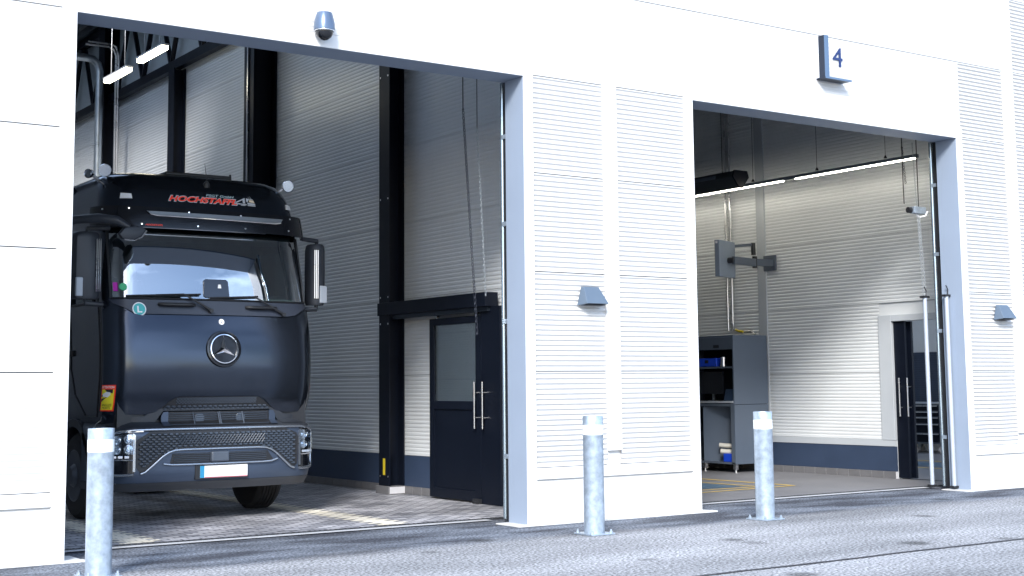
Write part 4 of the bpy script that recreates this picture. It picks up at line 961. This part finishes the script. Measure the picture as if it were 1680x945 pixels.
# radiant heater
t = thing('radiant_heater', 'dark hanging box heater with six sided end above the linear light', 'heater', (16.3, 5.5, 5.0))
pf = [(-.13, .10), (.13, .10), (.16, .0), (.03, -.17), (-.03, -.17), (-.16, .0)]
g = MB(); g.prism(pf, lambda a, b: (16.2+a, 4.28, 4.93+b), lambda a, b: (16.2+a, 9.0, 4.93+b)); obj('housing', g, mat('heater_dark', (.05, .058, .065), .4, metal=.4), t)
g = MB(); g.prism([(a*1.12, b*1.1) for a, b in pf], lambda a, b: (16.2+a, 4.25, 4.93+b), lambda a, b: (16.2+a, 4.279, 4.93+b)); obj('end_cap', g, NAVY, t)
obj('vent', box((16.03, 4.7, 4.94), (16.06, 5.2, 4.99)), GREYP, t)
for yy in (4.7, 7): obj('hanger_rod', MB().tube([(16.2, yy, 5.03), (16.2, yy, ZR)], .006, 6), BLACK, t)
# monitor on a wall arm
t = thing('monitor_on_arm', 'grey monitor seen from behind on a wall arm above the cabinet', 'monitor', (16.9, 4.8, 3.5))
g = MB()
A = Vector((15.82, 4.35, 3.25)); 
def q(u, z, d): # u along the screen, d thickness
    e = Vector((.56, .21, 0)); n_ = Vector((.351, -.936, 0)).normalized()
    b_ = Vector((15.90, 4.50, 0)); return tuple(b_+e*u+n_*d+Vector((0, 0, z)))
for (u0, u1, z0, z1, d0, d1) in ((0, 1, 3.28, 3.89, -.09, 0),):
    g.add([q(u0, z0, d0), q(u1, z0+.0, d0), q(u1, z1, d0), q(u0, z1, d0), q(u0, z0, d1), q(u1, z0, d1), q(u1, z1, d1), q(u0, z1, d1)], [(0, 1, 2, 3), (4, 7, 6, 5), (0, 4, 5, 1), (1, 5, 6, 2), (2, 6, 7, 3), (3, 7, 4, 0)])
MB_mon = obj('screen_body', g, mat('monitor_grey', (.22, .26, .31), .4, metal=.2), t, bevel=.008)
g = MB(); g.tube([q(.55, 3.56, 0), q(.55, 3.56, .10)], .05, 10); c_ = Vector(q(.55, 3.56, .09)); e1 = Vector((16.95, 4.78, 3.58))
obj('swivel', g, BLACK, t)
def beam(a, b, h, w_):
    a = Vector(a); b = Vector(b); d = (b-a).normalized(); s_ = d.cross(Vector((0, 0, 1))).normalized()*w_/2; u_ = Vector((0, 0, h/2))
    m_ = MB(); m_.add([a-s_-u_, a+s_-u_, a+s_+u_, a-s_+u_, b-s_-u_, b+s_-u_, b+s_+u_, b-s_+u_], [(0, 1, 2, 3), (7, 6, 5, 4), (0, 4, 5, 1), (1, 5, 6, 2), (2, 6, 7, 3), (3, 7, 4, 0)]); return m_
obj('arm', beam(c_, (16.98, 4.78, 3.57), .13, .06), GREYP, t, bevel=.006)
obj('arm', beam((16.45, 4.95, 3.83), (17.1, 4.95, 3.90), .05, .05), GREYP, t, bevel=.005)
obj('arm_joint', MB().tube([(17.0, 4.8, 3.48), (17.0, 4.8, 3.68)], .045, 12), BLACK, t, smooth=50)
obj('arm_joint', MB().tube([(17.1, 4.93, 3.72), (17.1, 4.93, 3.93)], .04, 12), BLACK, t, smooth=50)
obj('wall_bracket', MB().box((17.0, 4.76, 3.52), (17.43, 4.84, 3.64)).box((17.40, 4.7, 3.45), (17.428, 5.0, 3.72)), GREYP, t, bevel=.006)
obj('status_label', box(q(-.004, 3.83, -.07), q(-.006, 3.87, -.03)), WH, t)
# vertical conduits
g = MB()
for (y, x) in ((5.92, XV-.05), (5.80, XV-.05)): g.tube([(x, y, 2.45), (x, y, ZR)], .02, 8)
g.tube([(XV-.05, 5.80, 2.60), (XV-.05, 5.78, 2.46), (XV-.05, 5.55, 2.42), (XV-.05, 5.35, 2.42), (XV-.05, 5.25, 2.36)], .018, 8)
tag(obj('pipe_pair', g, STEEL, smooth=50), 'pair of pale vertical pipes running down to the cabinet top', 'pipe')
g = MB(); g.tube([(XV-.06, 5.72, 2.46), (XV-.10, 5.60, 2.43), (XV-.10, 5.5, 2.42)], .022, 8); tag(obj('valve', g, YELS, smooth=50), 'yellow valve on the pipe above the cabinet', 'valve')
# workstation cabinet
t = thing('workstation_cabinet', 'tall blue grey workstation cabinet with open front against the second bay wall', 'cabinet', (16.95, 5.7, 0))
x0, x1, ya, yb = 16.56, 17.36, 4.93, 6.55
obj('side_panel', box((x0, ya, .15), (x1, ya+.03, 1.15)), GREYL, t, bevel=.004); obj('side_panel', box((x0, ya, 1.156), (x1, ya+.03, 2.33)), GREYL, t, bevel=.004)
obj('side_panel', box((x0, yb-.03, .15), (x1, yb, 2.33)), GREYL, t)
obj('back_panel', box((x1-.02, ya+.031, .15), (x1, yb-.031, 2.33)), NAVY, t)
obj('top_panel', box((x0+.001, ya+.031, 2.30), (x1-.021, yb-.031, 2.33)), GREYL, t)
obj('fascia', box((x0, ya+.031, 2.09), (x0+.02, yb-.031, 2.299)), GREYP, t, bevel=.003)
obj('fascia_slot', box((x0-.004, 5.28, 2.12), (x0-.0005, 5.42, 2.17)), BLACK, t)
obj('shelf', box((x0+.02, ya+.031, 1.77), (x1-.021, yb-.031, 1.80)), GREYP, t)
obj('desk_top', box((x0-.02, ya+.031, 1.18), (x1-.021, yb-.031, 1.21)), LTRIM, t)
obj('front_stile', box((x0, ya+.031, .16), (x0+.02, ya+.10, 1.17)), GREYP, t); obj('rail', box((x0, ya+.11, 1.12), (x0+.02, yb-.031, 1.17)), GREYP, t)
obj('inner_panel', MB().prism([(x0+.03, 5.75), (x0+.05, 5.75), (17.0, 5.22), (16.98, 5.20)], lambda a, b: (a, b, .18), lambda a, b: (a, b, 1.11)), GREYL, t)
obj('inner_floor', box((x0, ya+.031, .151), (x1-.021, yb-.031, .18)), GREYP, t)
for (x, y) in ((x0+.05, ya+.06), (x1-.06, ya+.06), (x0+.05, 5.75), (x1-.06, 6.45)):
    g = MB(); g.lathe((x, y, .006), (0, 0, 1), [(0, .04), (.012, .04), (.02, .02), (.144, .02)], 12); g.box((x-.03, y-.03, .06), (x+.03, y+.03, .149)); obj('foot', g, STEEL, t)
c = thing('blue_case', 'blue plastic case lying on the upper cabinet shelf', 'case', (16.7, 5.7, 1.8)); obj('body', box((16.62, 5.42, 1.801), (16.85, 5.98, 1.95)), BLUE, c, bevel=.015); obj('latch', box((16.61, 5.62, 1.86), (16.619, 5.70, 1.92)), BLACK, c)
tag(obj('tin', MB().lathe((16.66, 5.28, 1.801), (0, 0, 1), [(0, .055), (.16, .055), (.165, .05), (.165, 0)], 20), STEEL, smooth=30), 'small metal tin beside the blue case on the shelf', 'tin')
c = thing('desk_monitor', 'black monitor standing on the cabinet desk', 'monitor', (16.75, 5.65, 1.21)); obj('screen', box((16.72, 5.38, 1.33), (16.76, 5.95, 1.72)), SCREEN, c, bevel=.006); obj('stand', MB().box((16.75, 5.62, 1.22), (16.79, 5.68, 1.4)).box((16.68, 5.55, 1.211), (16.84, 5.75, 1.222)), STEEL, c)
c = thing('tablet', 'small tablet leaning on the desk right of the monitor', 'tablet', (16.7, 5.17, 1.21)); obj('screen', MB().prism([(0, 0), (.015, 0), (.075, .2), (.06, .2)], lambda a, b: (16.64+a, 5.06, 1.212+b), lambda a, b: (16.64+a, 5.28, 1.212+b)), mat('tablet_blue', (.03, .05, .09), .3), c)
c = thing('storage_bin', 'blue bin in the bottom of the cabinet', 'bin', (16.75, 5.2, .18)); obj('bin_body', box((16.62, 5.04, .181), (16.9, 5.30, .32)), BLUE, c, bevel=.01)
for k, (dy, dz) in enumerate(((0, 0), (.05, .10))):
    g = MB(); g.tube([(16.60+.02*k, 5.36+dy-.02, .36+dz), (16.80, 5.08+dy, .34+dz)], .04, 12)
    tag(obj('paper_roll', g, CREAM, smooth=40), ['lower cream roll lying on the blue bin in the cabinet', 'upper cream roll lying on the other roll in the cabinet'][k], 'roll')
g = MB(); g.tube([(16.56, 5.55, 1.98), (16.52, 5.62, 2.03)], .008, 6)
# tool trolleys in the third bay
t = thing('tool_cabinet', 'dark rolling tool cabinet with steel drawer edges seen through the doorway', 'tool cabinet', (24.3, 7.9, 0), 'rolling tool cabinets in the third bay')
yb0 = 7.55
obj('carcass', box((24.10, 7.55, .20), (24.75, 8.35, 1.04)), GREYP, t, bevel=.006); obj('worktop', box((24.08, 7.53, 1.041), (24.77, 8.37, 1.075)), LTRIM, t, bevel=.004)
for k, (za, zb) in enumerate(((.24, .42), (.44, .62), (.64, .76), (.78, .88), (.90, 1.01))):
    dw = obj('drawer', box((24.085, 7.57, za), (24.099, 8.33, zb)), NAVY, t); obj('drawer_edge', box((24.07, 7.58, zb-.022), (24.0845, 8.32, zb-.002)), STEEL, dw)
for y in (7.62, 8.28):
    for x in (24.2, 24.65): obj('castor', MB().tube([(x, y-.02, .07), (x, y+.02, .07)], .063, 14).box((x-.02, y-.03, .10), (x+.02, y+.03, .199)), mat('castor_grey', (.4, .4, .42), .5), t)
dup(t, (0, -.84, 0), 'dark rolling tool cabinet nearer the bay opening, partly behind the white post'); dup(t, (0, .84, 0), 'dark rolling tool cabinet farthest left, half hidden by the door leaf')

# clean helper properties
for o in bpy.data.objects:
    for k in ('_w', '_o'):
        if k in o: del o[k]
